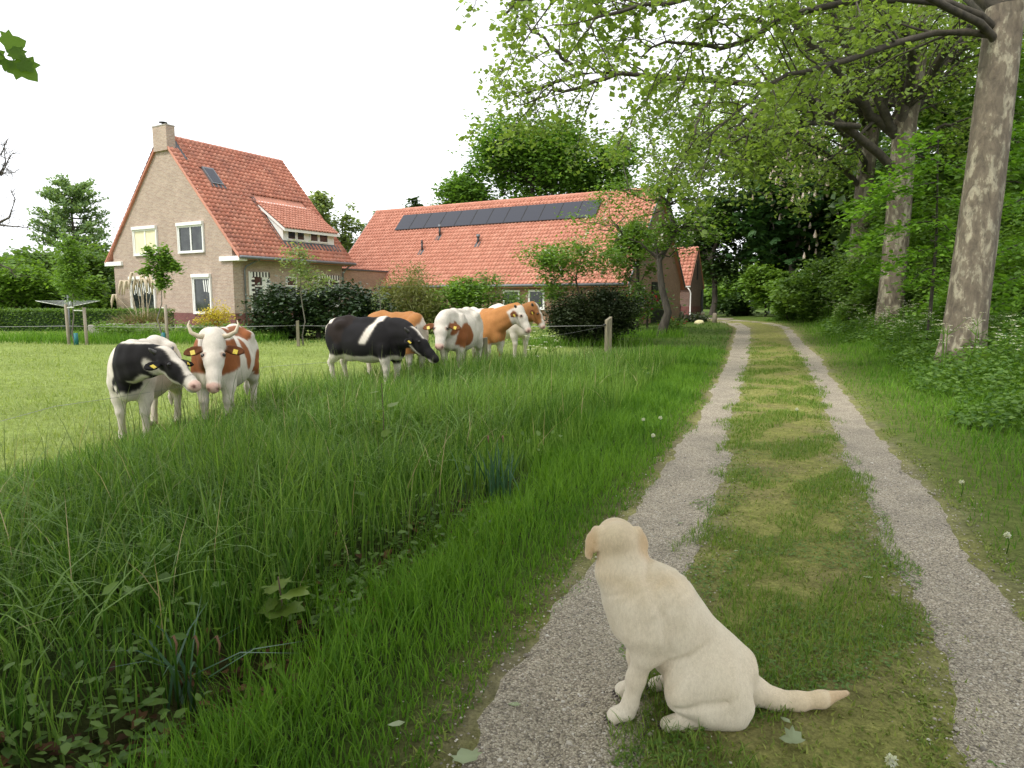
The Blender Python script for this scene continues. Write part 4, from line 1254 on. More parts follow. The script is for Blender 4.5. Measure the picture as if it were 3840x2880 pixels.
p = gp(1425, 27)
clump_tree('rowan_tree', 'slender rowan with forked trunk and light leaves between yew and lane', 'tree', p, 7.8, .17,
    [(-.8, 0, 4.7, 2.9, 2.0, 1.5, 1), (0.2, 0, 6.9, 2.6, 2.0, 1.9, 1.2), (1.0, .2, 4.0, 1.5, 1.4, .9, .5)], 110, 75, .14, F_fresh, M_barkd, 3, 'diamond', .34, .8, flowers=(F_white, 130, .16, 'clump'), lean=(.3, 0))
st_ = TA(); r_ = np.random.default_rng(2)
rt_ = bpy.data.objects[-1] if False else None
p = gp(1247, 23.4)
clump_tree('apple_tree', 'small apple tree in white blossom above the dark yew', 'tree', p, 3.6, .07,
    [(0, 0, 2.85, 1.6, 1.0, .55, 1), (-1.1, 0, 2.9, .8, .6, .35, .4), (.2, 0, 1.2, .35, .35, .7, .15), (-.7, 0, 1.9, .5, .4, .4, .25)], 60, 90, .12, F_fresh, M_barkb, 5, 'diamond', .22, .72, flowers=(F_white, 260, .075, 'clump'))
p = gp(1285, 22.6)
clump_tree('yew_bush', 'broad dark green yew bush behind the fence post', 'shrub', p, 2.0, .12,
    [(-.2, 0, .9, 1.35, .95, .85, 1), (.55, 0, 1.15, .9, .8, .75, .6), (-.8, 0, .8, .65, .7, .7, .35)], 190, 150, .085, F_yew, M_barkd, 6, 'diamond', .17, .5, shell=.3)
p = gp(1400, 31)
clump_tree('red_rhododendron', 'rhododendron with red flower heads beside the rowan trunk', 'shrub', p, 2.2, .06,
    [(0, 0, 1.3, .85, .7, .8, 1)], 30, 45, .16, F_mid, M_barkd, 7, 'oval', .22, .6, flowers=(F_red, 45, .17, 'clump'))
p = gp(1452, 28.6)
clump_tree('azalea', 'low shrub with a few pink-red flowers right of the rowan trunk', 'shrub', p, .7, .03,
    [(0, 0, .32, .55, .45, .26, 1)], 16, 40, .1, F_mid, M_barkd, 99, 'diamond', .12, .4, flowers=(F_red, 14, .11, 'clump'))
p = gp(1335, 28.5)
clump_tree('flowering_shrub', 'pale green shrub with cream flowers right of the yew', 'shrub', p, 1.9, .05,
    [(0, 0, .95, .95, .7, .75, 1)], 34, 60, .12, F_fresh, M_barkb, 8, 'oval', .2, .5, flowers=(F_white, 70, .09, 'clump'))
p = gp(685, 25.6)
clump_tree('laurel_bush', 'large dark evergreen laurel bush in front of the house side', 'shrub', p, 2.1, .12,
    [(-1.1, 0, .95, 1.35, 1.2, 1.0, 1.1), (.75, .2, 1.0, 1.55, 1.2, 1.0, 1.2), (2.0, .3, .8, .75, .8, .75, .3)], 200, 95, .15, F_rhodo, M_barkd, 9, 'diamond', .22, .4, shell=.4)
p = gp(880, 28.5)
clump_tree('broom_bush', 'feathery olive green broom bush behind the brown cow', 'shrub', p, 2.3, .05,
    [(0, 0, 1.2, 1.3, .8, .95, 1), (.6, 0, .9, .9, .7, .7, .5)], 70, 95, .2, F_olive, M_barkb, 10, 'narrow', .26, .5, up=.05, flat=1.2)
p = gp(990, 29)
clump_tree('lilac_bush', 'bright green leafy bush in front of the barn wall', 'shrub', p, 2.4, .06,
    [(-.3, 0, 1.2, 1.0, .8, .85, 1), (.4, 0, 1.5, .7, .7, .7, .5)], 60, 70, .15, F_fresh, M_barkb, 11, 'oval', .24, .5)
p = gp(1065, 30)
clump_tree('elder_bush', 'grey-green twiggy bush beside the barn window', 'shrub', p, 2.6, .06,
    [(-.3, 0, 1.5, .8, .7, 1.0, 1), (.8, 0, 1.0, .8, .7, .6, .7)], 45, 60, .13, F_mid, M_barkg, 12, 'oval', .24, .6, flowers=(F_white, 30, .09, 'clump'))
p = gp(905, 31)
clump_tree('young_maple', 'thin bronze-leaved young tree in front of the barn eave', 'tree', p, 3.2, .03,
    [(0, 0, 2.2, .6, .5, .8, 1)], 22, 40, .1, F_olive, M_barkb, 13, 'oval', .2, .8)
# saplings in the pasture garden
def sapling(label, xd, y, H_, blobs, leafm, seed, stakes, guard, lsize=.11, ncl=26, per=34, spread=.13):
    p = gp(xd, y)
    root = clump_tree('sapling', label, 'tree', p, H_, .025, blobs, ncl, per, lsize, leafm, M_barkg, seed, 'oval', spread, .9)
    for dx, hh in stakes:
        MB().tube([(dx, .05, -.3), (dx - .01, .05, hh)], .05, 8).build('stake', M_stake, root, True)
        MB().tube([(dx, .05, hh - .12), (dx * .5, .02, hh - .1), (0, 0, hh - .1)], .018, 6).build('tie', M_white, root)
    if guard:
        MB().tube([(0, 0, 0), (0, 0, guard)], [.07, .065], 10).build('tree_guard', M_guard, root, True)
    return root
M_stake = barkmat('weathered_stake', (.22, .18, .13), (.38, .33, .26), 9, .2, .4)
M_guard = plain('green_guard', (.02, .16, .17), .6, .2, 8)
sapling('young staked tree with upright leafy branches in front of the gable', 348, 22.2, 3.2,
    [(-.28, 0, 2.9, .12, .12, .45, .6), (.1, 0, 2.75, .2, .14, .4, 1), (.42, 0, 2.55, .22, .12, .14, .4), (-.4, 0, 2.38, .22, .12, .1, .35), (.05, 0, 2.15, .1, .1, .25, .5)], F_fresh, 14, [(.11, 1.35)], .45, .12, 60, 40, .085)
sapling('tall slender yellow-green sapling between two stakes by the clothes dryer', 158, 22.8, 3.6,
    [(-.05, 0, 3.0, .25, .2, .7, 1), (.05, 0, 2.1, .4, .3, .6, 1)], F_fresh, 15, [(-.28, 1.35), (.32, 1.25)], .4, .11, 60, 40, .12)
sapling('thin sapling with sparse leaves in front of the dark laurel', 652, 22.4, 3.2,
    [(-.1, 0, 2.75, .5, .3, .5, 1), (.45, 0, 2.1, .5, .25, .3, .7)], F_pale, 16, [], 0, .10, 50, 26, .16)
sapling('bare-stemmed sapling with pale buds at the right end of the laurel', 823, 24.0, 2.3,
    [(0, 0, 1.5, .25, .2, .6, 1)], F_pale, 17, [], 0, .05, 20, 12, .12)
# yellow shrub and pampas grass by the gable
p = gp(468, 29.5)
clump_tree('yellow_shrub', 'bright yellow shrub at the right foot of the gable', 'shrub', p, 1.2, .03,
    [(.1, 0, .75, .5, .4, .55, 1), (-.5, 0, .55, .35, .3, .35, .4)], 40, 50, .085, F_yellow, M_barkb, 18, 'oval', .14, .5)
p = gp(308, 28.6)
pam = empty('pampas_grass', tuple(p), 'dry pampas grass clump with drooping plumes under the left window', 'plant')
r_ = np.random.default_rng(8)
n = 1500
a = r_.random(n) * 6.28; rr = .85 * np.sqrt(r_.random(n))
def rel_blades(x, y, h, wd, bend, seed, rnd=None):
    global H
    keep = H; H = lambda x, y: np.zeros_like(x)
    me = blades('b', x, y, h, wd, bend, rngs=seed, rnd=rnd); H = keep
    return me
obj('dead_leaves', rel_blades(rr * np.cos(a), rr * .7 * np.sin(a), .7 + .7 * r_.random(n), np.full(n, .022), .5 + .8 * r_.random(n), 3), leafmat('pampas_leaf', (.16, .12, .07), (.42, .33, .20), .2, .7, .2), pam)
n = 350
a = r_.random(n) * 6.28; rr = .8 * np.sqrt(r_.random(n))
obj('green_leaves', rel_blades(rr * np.cos(a), rr * .7 * np.sin(a), .8 + .6 * r_.random(n), np.full(n, .02), .3 + .5 * r_.random(n), 4), M_lawn, pam)
M_plume = plain('pampas_plume', (.60, .50, .36), .9, .15, 6)
for k in range(13):
    a0 = -.7 + 1.4 * k / 12 + r_.normal(0, .08)
    hh = 2.1 + .5 * r_.random() - .5 * abs(a0)
    p0 = np.array([a0 * .35, r_.normal(0, .2), .3]); p2 = np.array([a0 * .95 + (.0 if abs(a0) < .7 else np.sign(a0) * .35), p0[1] - .2, hh - (.0 if abs(a0) < .7 else .6)])
    pth = curve_pts(p0, p2, .05, 6, r_, .05)
    st = MB().tube(pth, .009, 5).build('stem', M_plume, pam)
    e = pth[-1]; dx = .14 * np.sign(a0 + .01)
    MB().tube([e - (0, 0, .25), e + (dx * .2, 0, .08), e + (dx * .9, 0, .05), e + (dx * 1.5, 0, -.2), e + (dx * 1.7, 0, -.5)], [.02, .05, .065, .05, .012], 7).build('plume', M_plume, pam, True)
# low perennials in front of the terrace: leafy tufts
for k, (xd, y, lm) in enumerate([(395, 27, F_fresh), (430, 26.6, F_mid), (500, 27.2, F_fresh), (265, 26.4, F_mid), (215, 26.0, F_fresh), (240, 25.0, F_fresh), (335, 26.0, F_pale), (290, 25.4, F_fresh)]):
    p = gp(xd, y)
    clump_tree('perennial', ['leafy green perennial below the yellow shrub', 'dark green perennial right of the staked tree', 'low green perennial under the downpipe corner', 'green perennial in front of the pampas grass', 'light green perennial beside the low garden wall', 'sprawling perennial next to the staked sapling', 'pale perennial right below the pampas grass', 'low bushy perennial left of the young staked tree'][k], 'plant', p, .5, .012, [(0, 0, .3, .5, .35, .22, 1)], 14, 34, .09, lm, M_barkb, 60 + k, 'oval', .12, .5, group='perennials along the terrace')
# clipped hedge at the left
hp = gp(150, 30.5)
hd = empty('clipped_hedge', tuple(hp), 'low clipped green hedge behind the clothes dryer', 'hedge')
r_ = np.random.default_rng(9); n = 15000
P = np.stack([-4.8 + 9.3 * r_.random(n), -.35 + .7 * r_.random(n), .9 * r_.random(n)], 1)
k = r_.integers(0, 3, n); P[k == 0, 1] = -.36 + .05 * r_.random((k == 0).sum()); P[k == 1, 2] = .86 + .08 * r_.random((k == 1).sum())
P += .03 * r_.normal(size=P.shape)
leaves('foliage', 'diamond', P, .09, F_mid, hd, 4, .45)
MB().box(-4.75, 4.45, -.3, .3, -.1, .8).build('hedge_core', F_dark, hd)

# trees behind the garden on the left
def bigtree(label, xd, ytop, y, wd, leafm, seed, name='broadleaf_tree', kind='diamond', bark=None, low=.25, ncl=80, per=80, ls=None, spread=None, tr=.25, shell=.55, **kw):
    p = gp(xd, y); Ht = top_z(ytop, y, p); rx = wd / 1476 * y / 2
    ls = ls or max(.17, y * .0062)
    c = Ht * (1 + low) / 2; rz = Ht * (1 - low) / 2
    r = np.random.default_rng(seed)
    bl = [(0, 0, c, rx * .7, rx * .7, rz * .85, 1)]
    for i in range(6):
        a = r.random() * 6.28; zz = c + rz * (-.55 + 1.1 * r.random())
        bl.append((math.cos(a) * rx * .55, math.sin(a) * rx * .5, zz, rx * .45, rx * .45, rz * .38, .45))
    return clump_tree(name, label, 'tree', p, Ht, tr, bl, ncl, per, ls, leafm, bark or M_barkd, seed, kind, spread or rx * .17, .8, shell=shell, **kw)
bigtree('feathery larch rising above the garden trees left of the house', 165, 402, 52, 125, F_larch, 20, 'larch_tree', 'narrow', low=.1, ncl=90, per=75, ls=.42, spread=.42, flat=.5) if False else None
p = gp(168, 52); Ht = top_z(402, 52, p)
rl = np.random.default_rng(20)
lr = empty('larch_tree', tuple(p), 'feathery blue-green larch rising above the garden trees left of the house', 'tree')
ta = TA(); ta.tube([(0, 0, -.2), (.1, 0, Ht * .5), (0, 0, Ht)], .22, .03, 7)
PP = []; DD = []
for i in range(150):
    z = Ht * (.12 + .86 * rl.random()); ln = (Ht - z) * .26 + .9 + .9 * rl.random(); a = rl.random() * 6.28
    e = np.array([math.cos(a) * ln, math.sin(a) * ln, z + .25 * ln]); pp = curve_pts((0, 0, z), e, -.1, 6, rl, .05)
    ta.tube(pp, .05, .012, 4)
    for q in range(80):
        u = .25 + .75 * rl.random(); f_ = u * 5; k = min(int(f_), 4); c = pp[k] + (pp[k + 1] - pp[k]) * (f_ - k)
        PP.append(c + rl.normal(0, 1, 3) * (.16, .16, .09)); DD.append(e / ln)
obj('trunk', ta.mesh('trunk'), M_barkd, lr)
leaves('crown', 'diamond', np.array(PP), .26, F_larch, lr, 21, .3, None, np.array(DD))
bigtree('round fresh green garden tree at the left edge of the picture', 28, 565, 38, 175, F_fresh, 22, low=.12)
bigtree('dense bushy tree under the larch, left of the house', 105, 520, 46, 150, F_mid, 23, low=.05)
bigtree('bushy green tree close to the left corner of the house', 205, 520, 43, 130, F_mid, 24, low=.1, kind='diamond')
bigtree('light green fruit tree in front of the garden thicket', 175, 590, 36, 95, F_fresh, 25, low=.3, tr=.09, ncl=45, per=60)
bigtree('dark shrubby tree behind the clipped hedge', 70, 600, 41, 160, F_dark, 26, low=0.0, ncl=60)
bigtree('dark undergrowth tree between hedge and gable', 225, 610, 42, 120, F_dark, 27, low=0.0, ncl=60)
# half-dead tree at the left edge: bare crooked limbs
p = gp(-45, 30)
dt = empty('half_dead_tree', tuple(p), 'bare crooked branches of a half-dead tree at the left edge', 'tree')
ta = TA(); rl = np.random.default_rng(31)
def L3(xd, yd, y): return W(xd / 2.16016, yd / 2.16016, y) - p
ta.tube([(0, 0, -.2), L3(-35, 500, 30), L3(-40, 300, 30)], .28, .14, 8)
for pts, r0 in (([(-38, 500), (0, 480), (20, 470), (33, 430), (25, 415)], .07), ([(-38, 420), (0, 375), (12, 350), (8, 310)], .06), ([(-38, 400), (0, 375), (35, 372)], .035), ([(-38, 330), (2, 335), (16, 300)], .05), ([(-38, 480), (15, 488), (65, 492)], .06), ([(2, 380), (18, 345), (28, 330)], .03), ([(-30, 560), (20, 580), (35, 600)], .04)):
    q = [L3(x, y, 30) for x, y in pts]; ta.tube(q, r0, .012, 5)
    for i in range(26):
        k = 1 + rl.integers(0, len(q) - 1); s0 = q[k - 1] + (q[k] - q[k - 1]) * rl.random(); e = s0 + rl.normal(0, .35, 3) + (.1, 0, .1)
        ta.tube(curve_pts(s0, e, .05, 4, rl, .3), .012, .004, 3)
obj('trunk', ta.mesh('trunk'), M_barkd, dt)
# behind the house and the barn
bigtree('pale sparse birch between the house and the barn roof', 690, 400, 60, 75, F_pale, 28, 'birch_tree', low=.25, ncl=60, per=42, tr=.14, bark=M_barkg)
bigtree('second pale birch right of the first, above the link building', 752, 408, 62, 80, F_pale, 29, 'birch_tree', low=.2, ncl=60, per=42, tr=.14, bark=M_barkg)
bigtree('green tree top showing just above the left end of the barn ridge', 815, 432, 66, 85, F_mid, 30, low=.2, ncl=40, per=60)
bigtree('dark tree top behind the barn ridge left of the oaks', 900, 420, 70, 75, F_dark, 32, low=.3, ncl=40, per=60)
bigtree('smaller rounded oak behind the barn, left of the big oak', 1012, 322, 62, 130, F_oak, 33, 'oak_tree', low=.3, ncl=120, per=110, tr=.3)
bigtree('big spreading oak towering behind the barn roof', 1150, 258, 64, 215, F_oak, 34, 'oak_tree', low=.3, ncl=230, per=105, tr=.45)
bigtree('oak crown behind the right part of the barn', 1290, 300, 66, 170, F_oak, 35, 'oak_tree', low=.3, ncl=140, per=95, tr=.35)
# dark trees at the end of the lane and the flowering chestnut
bigtree('flowering chestnut with dark leaves and white candles beside the lane', 1715, 250, 49, 260, F_chest, 36, 'chestnut_tree', 'palm', low=.12, ncl=200, per=30, ls=.5, tr=.4, flowers=(F_pink, 330, .42, 'candle'), bark=M_barkg)
bigtree('dark evergreen tree hanging over the lane left of the chestnut', 1540, 380, 54, 150, F_dark, 37, 'holm_oak', low=.18, ncl=120, per=80)
bigtree('dark leafy tree hiding the right gable of the barn', 1375, 455, 31.0, 120, F_mid, 45, low=.1, ncl=60, per=90, tr=.12, ls=.15)
bigtree('mid green tree behind the shed roof', 1480, 420, 62, 150, F_mid, 38, low=.2)
bigtree('light green young tree at the foot of the chestnut', 1655, 560, 47, 95, F_fresh, 39, low=.02, ncl=60, per=75, tr=.08)
bigtree('dark rounded bush where the lane disappears', 1590, 640, 50, 75, F_dark, 40, 'round_bush', low=0, ncl=40, per=70, tr=.06)
bigtree('fresh green bush beyond the meadow at the end of the lane', 1585, 590, 85, 120, F_fresh, 41, 'far_bush', low=0, ncl=60, per=60)
bigtree('second fresh bush beyond the meadow, left of the first', 1525, 585, 92, 120, F_mid, 42, 'far_bush', low=0, ncl=60, per=60)
bigtree('leafy hazel bush left of the plane trunks beside the lane', 1770, 545, 37, 165, F_mid, 43, 'hazel_bush', low=0, ncl=90, per=90, tr=.06)
bigtree('smaller hazel bush at the right edge of the lane bend', 1700, 600, 40, 95, F_fresh, 44, 'hazel_bush', low=0, ncl=60, per=80, tr=.05)
# dark wood on the right: closed background of dense trees
for k, (xd, yt, y, wdt, lm) in enumerate([(1890, 250, 44, 260, F_mid), (2010, 150, 34, 300, F_oak), (2150, 60, 30, 360, F_mid), (2330, 20, 24, 480, F_oak), (1960, 330, 50, 260, F_chest), (1800, 120, 56, 330, F_dark), (2250, 200, 38, 360, F_mid)]):
    bigtree(['dense dark tree behind the farthest plane trunk', 'dense dark tree between the second and the nearest plane trunk', 'dark wood tree right behind the nearest plane trunk', 'dark wood tree at the right edge of the picture', 'deep green tree filling the gap between two plane trunks', 'tall dark tree behind the chestnut crown', 'dark backing tree deep in the wood at the right'][k], xd, yt, y, wdt, lm, 70 + k, 'wood_tree', low=-.02, ncl=170, per=90, tr=.2, shell=.6, ls=.28, group='dark wood at the right')
# closed wood far behind: one mass of foliage right of the lane and another behind the garden at the left
def wood_mass(label, xs, ys, hmax, n, size, m, seed):
    r = np.random.default_rng(seed)
    x = xs[0] + (xs[1] - xs[0]) * r.random(n); y = ys[0] + (ys[1] - ys[0]) * r.random(n)
    top = hmax * (.72 + .18 * nz(x, y, .16, seed) + .1 * nz(x, y, .5, seed + 2))
    P = np.stack([x, y, .2 + top * r.random(n) ** .8], 1)
    o = leaves('far_wood', 'clump', P, size, m, None, seed, .4, .5 + .3 * nz(x, y, .3, 4))
    tag(o, label, 'wood', kind='stuff')
wood_mass('dark mass of the wood behind the plane trees at the right', (20, 62), (30, 62), 15, 7000, 1.25, F_dark, 5)
wood_mass('distant belt of trees behind the garden at the left', (-75, -14), (62, 78), 7.5, 3500, 1.3, F_mid, 8)
wood_mass('distant wood beyond the meadow at the end of the lane', (-2, 40), (95, 110), 9, 2500, 1.4, F_mid, 9)
# hazel and beech sprays in front of the wood: flat layers of fresh leaves
def spray_tree(label, xd, y, layers, seed, lsize=.155):
    p = gp(xd, y)
    root = empty('beech_sapling', tuple(p), label, 'tree', group='young beeches under the plane trees')
    r = np.random.default_rng(seed); ta = TA(); PP = []; DD = []
    Ht = max(top_z(l[1], y, p) for l in layers)
    ta.tube([(0, 0, -.2), (.1, .1, Ht * .5), (0, .2, Ht)], .06, .015, 6)
    for x0, yd, x1, dy in layers:
        a = np.array([0, .2, top_z(yd, y, p)]); e = W(x1 / 2.16016, (yd + dy) / 2.16016, y - .6) - p
        pp = curve_pts(a, e, .06, 8, r, .05); ta.tube(pp, .025, .006, 4)
        L_ = np.linalg.norm(e - a)
        for q in range(int(130 * L_)):
            u = .08 + .92 * r.random(); f_ = u * 7; k = min(int(f_), 6); c = pp[k] + (pp[k + 1] - pp[k]) * (f_ - k)
            s_ = .32 * (1.1 - .6 * u)
            PP.append(c + r.normal(0, 1, 3) * (s_, s_, .07) + (0, 0, -.05)); DD.append((e - a) / L_ + np.array([0, 0, -.25]))
    obj('trunk', ta.mesh('trunk'), M_barkd, root)
    leaves('crown', 'oval', np.array(PP), lsize, F_beech, root, seed, .55, None, np.array(DD))
spray_tree('young beech with flat leaf layers in front of the second plane trunk', 2010, 18.5, [(2010, 400, 1840, 70), (2010, 480, 1850, 60), (2010, 540, 1900, 50), (2010, 470, 2080, 60), (2010, 430, 2100, 20), (2010, 350, 1890, 60), (2010, 580, 1960, 40), (2010, 360, 2090, 10), (2010, 300, 1960, 30), (2010, 590, 2060, 30), (2010, 520, 2070, 40)], 51)
spray_tree('young beech reaching out from the right edge behind the nearest trunk', 2260, 16, [(2260, 330, 2130, 50), (2260, 420, 2120, 60), (2260, 520, 2120, 50), (2260, 590, 2130, 40), (2260, 280, 2150, 20), (2260, 640, 2140, 30)], 52)
spray_tree('young beech between the farthest and the second plane trunk', 1940, 27, [(1940, 500, 1830, 30), (1940, 560, 1845, 40), (1940, 430, 1830, 20), (1940, 450, 1990, 20), (1940, 600, 1860, 20), (1940, 540, 2000, 20), (1940, 380, 1985, 10), (1940, 620, 1990, 10)], 53, .2)
# leafy shrubs forming the green wall behind the plane trunks
for k, (xd, yt, y, wdt, lb) in enumerate([(1862, 520, 33, 150, 'fresh green shrub behind the farthest plane trunk'), (1965, 470, 29, 190, 'fresh green shrub between the second and the nearest trunk'), (2080, 420, 24, 230, 'tall green shrub left behind the nearest plane trunk'), (2215, 440, 19, 260, 'green shrub filling the right edge behind the cow parsley'), (2130, 560, 20.5, 200, 'low light green shrub right of the nearest plane trunk'), (1900, 610, 29.5, 150, 'low shrub at the foot of the second plane trunk')]):
    bigtree(lb, xd, yt, y, wdt, [F_mid, F_fresh, F_mid, F_fresh, F_beech, F_mid][k], 120 + k, 'wood_shrub', kind='diamond', low=0.0, ncl=90, per=75, tr=.05, ls=.15 if y < 25 else .18, group='shrubs behind the plane trees')
# undergrowth at the right: herbs, nettles and leaves
def under_p(x, y):
    dr = x - ROADR(y)
    return inview(x, y, 1.2) * (dr > 1.5 + .8 * nz(x, y, .8, 2)) * (dr < 7) * np.clip(12 / (y + 3), .2, 1)
x, y = pick(36000, 4, 24, 3, 42, under_p, 1.3)
dr = x - ROADR(y)
hh = np.clip(.15 + .28 * (dr - 1.4) + .12 * nz(x, y, 1.2, 7), .06, .95)
P = np.stack([x, y, H(x, y) + hh * g.random(len(x)) ** .6], 1)
o_ = leaves('undergrowth', 'diamond', P, .06 * (1 + .05 * y), leafmat('herb_leaf', (.055, .13, .022), (.16, .27, .05), .4), None, 5, .55)
tag(o_, 'leafy green herbs covering the ground under the plane trees', 'undergrowth', kind='stuff')
# cow parsley: stems with white umbels
def parsley(name, xs, ys, hs, sz, seed, label):
    r = np.random.default_rng(seed); ta = TA(); U_ = []
    for x, y, h_ in zip(xs, ys, hs):
        z0 = float(H(x, y)); tp_ = np.array([x + r.normal(0, .08), y + r.normal(0, .08), z0 + h_])
        ta.tube([(x, y, z0), (x * .5 + tp_[0] * .5, y * .5 + tp_[1] * .5, z0 + h_ * .6), tp_], .006 * (1 + .06 * y), .004 * (1 + .06 * y), 3)
        for k in range(5):
            c = tp_ + r.normal(0, 1, 3) * (.09, .09, .06) * (1 + .02 * y) 
            ta.tube([tp_ - (0, 0, .15 * h_), c], .004 * (1 + .06 * y), .003, 3)
            for q in range(9):
                a = r.random() * 6.28; rr = sz * math.sqrt(r.random())
                U_.append(c + (math.cos(a) * rr, math.sin(a) * rr, .012 + .01 * r.random()))
    v = np.concatenate(ta.v); q = np.concatenate(ta.q)
    st = obj(name, mesh_np(name, v, q, {'rnd': np.full(len(v), .6)}, True), M_verge)
    tag(st, label, 'wildflower', kind='stuff')
    leaves('umbels', 'diamond', np.array(U_), .034, F_white, st, seed, .8)['kind'] = 'stuff'
x, y = pick(240, 6, 22, 6, 36, lambda x, y: inview(x, y, .5) * ((x - ROADR(y)) > 1.7) * ((x - ROADR(y)) < 5) * (nz(x, y, .7, 4) > -.3))
parsley('cow_parsley', x, y, .55 + .5 * g.random(len(x)), .05, 3, 'white cow parsley flowering round the feet of the plane trees')
pp = gp(1165, 12.3)
parsley('cow_parsley_by_cows', [pp[0] - .1, pp[0] + .1, pp[0] + .22, pp[0]], [12.3, 12.5, 12.2, 12.6], [.85, .95, .8, .7], .05, 5, 'few white cow parsley stems in the tall grass before the white cow')
# ------------------------------------------------------------------ bodies as one continuous surface (smooth union of tapered limbs)
class Body:
    def __init__(s, lo, hi, h):
        s.lo = np.array(lo, np.float32); s.h = h
        n = np.ceil((np.array(hi) - np.array(lo)) / h).astype(int) + 1
        s.n = n
        s.ax = [s.lo[i] + h * np.arange(n[i], dtype=np.float32) for i in range(3)]
        s.S = np.full(n, 1.0, np.float32)
    def _sub(s, lo, hi):
        sl = []
        for i in range(3):
            a = max(0, int((lo[i] - s.lo[i]) / s.h)); b = min(s.n[i], int((hi[i] - s.lo[i]) / s.h) + 2)
            sl.append(slice(a, max(a, b)))
        g_ = np.meshgrid(*[s.ax[i][sl[i]] for i in range(3)], indexing='ij')
        return tuple(sl), g_
    def _put(s, sl, d, k):
        cur = s.S[sl]
        if k <= 0: s.S[sl] = np.minimum(cur, d); return
        hh = np.clip(.5 + .5 * (cur - d) / k, 0, 1)
        s.S[sl] = cur * (1 - hh) + d * hh - k * hh * (1 - hh)
    def cap(s, a, b, ra, rb, k=.05, cut=False):
        a, b = np.array(a, float), np.array(b, float)
        m = max(ra, rb) + .10 + k
        sl, (x, y, z) = s._sub(np.minimum(a, b) - m, np.maximum(a, b) + m)
        if x.size == 0: return s
        ab = b - a; L2 = ab @ ab + 1e-9
        t_ = np.clip(((x - a[0]) * ab[0] + (y - a[1]) * ab[1] + (z - a[2]) * ab[2]) / L2, 0, 1)
        d = np.sqrt((x - a[0] - ab[0] * t_) ** 2 + (y - a[1] - ab[1] * t_) ** 2 + (z - a[2] - ab[2] * t_) ** 2) - (ra + (rb - ra) * t_)
        if cut: s._cut(sl, d, k)
        else: s._put(sl, d, k)
        return s
    def _cut(s, sl, d, k):
        cur = s.S[sl]; d = -d
        hh = np.clip(.5 - .5 * (cur - d) / k, 0, 1)
        s.S[sl] = cur * (1 - hh) + d * hh + k * hh * (1 - hh)
    def chain(s, pts, rs, k=.05, cut=False):
        for i in range(len(pts) - 1): s.cap(pts[i], pts[i + 1], rs[i], rs[i + 1], k, cut)
        return s
    def ell(s, c, r, k=.05, ax=None, cut=False):
        """ellipsoid; ax: 3 rows of local axes"""
        c, r = np.array(c, float), np.array(r, float)
        m = max(r) + .10 + k
        sl, (x, y, z) = s._sub(c - m, c + m)
        if x.size == 0: return s
        p = [x - c[0], y - c[1], z - c[2]]
        if ax is not None:
            A = np.array(ax, float); A = A / np.linalg.norm(A, axis=1)[:, None]
            p = [A[i][0] * p[0] + A[i][1] * p[1] + A[i][2] * p[2] for i in range(3)]
        k0 = np.sqrt(sum((p[i] / r[i]) ** 2 for i in range(3)))
        k1 = np.sqrt(sum((p[i] / r[i] ** 2) ** 2 for i in range(3))) + 1e-6
        d = k0 * (k0 - 1) / k1
        if cut:
            cur = s.S[sl]; d = -d
            hh = np.clip(.5 - .5 * (cur - d) / k, 0, 1)
            s.S[sl] = cur * (1 - hh) + d * hh + k * hh * (1 - hh)
        else: s._put(sl, d, k)
        return s
    def mesh(s):
        S = s.S; ins = S < 0
        nx, ny, nz_ = S.shape
        c = np.zeros((nx - 1, ny - 1, nz_ - 1), np.int8)
        for dx in (0, 1):
            for dy in (0, 1):
                for dz in (0, 1):
                    c += ins[dx:nx - 1 + dx, dy:ny - 1 + dy, dz:nz_ - 1 + dz]
        act = (c > 0) & (c < 8)
        I = np.argwhere(act)
        idx = np.full(act.shape, -1, np.int64); idx[act] = np.arange(len(I))
        acc = np.zeros((len(I), 3)); cnt = np.zeros(len(I))
        cor = [(0, 0, 0), (1, 0, 0), (0, 1, 0), (1, 1, 0), (0, 0, 1), (1, 0, 1), (0, 1, 1), (1, 1, 1)]
        for a, b in ((0, 1), (2, 3), (4, 5), (6, 7), (0, 2), (1, 3), (4, 6), (5, 7), (0, 4), (1, 5), (2, 6), (3, 7)):
            A, B = np.array(cor[a]), np.array(cor[b])
            sa = S[tuple((I + A).T)]; sb = S[tuple((I + B).T)]
            x = (sa < 0) != (sb < 0)
            t_ = np.where(x, sa / np.where(np.abs(sa - sb) < 1e-9, 1, sa - sb), 0)
            acc += np.where(x[:, None], A + (B - A) * t_[:, None], 0); cnt += x
        v = (I + acc / cnt[:, None]) * s.h + s.lo
        F = []
        for ax in range(3):
            u, w_ = (ax + 1) % 3, (ax + 2) % 3
            sl0 = [slice(1, None)] * 3; sl0[ax] = slice(0, -1)
            sl1 = [slice(1, None)] * 3; sl1[ax] = slice(1, None)
            a = ins[tuple(sl0)]; b = ins[tuple(sl1)]
            e = np.argwhere(a != b); e[:, u] += 1; e[:, w_] += 1
            ok = (e[:, u] < S.shape[u] - 1) & (e[:, w_] < S.shape[w_] - 1)
            e = e[ok]
            du = np.zeros(3, int); du[u] = 1; dw = np.zeros(3, int); dw[w_] = 1
            q = np.stack([idx[tuple((e - du - dw).T)], idx[tuple((e - dw).T)], idx[tuple(e.T)], idx[tuple((e - du).T)]], 1)
            fl = ~ins[tuple(e.T)]
            q[fl] = q[fl][:, ::-1]
            F.append(q)
        return v, np.concatenate(F)

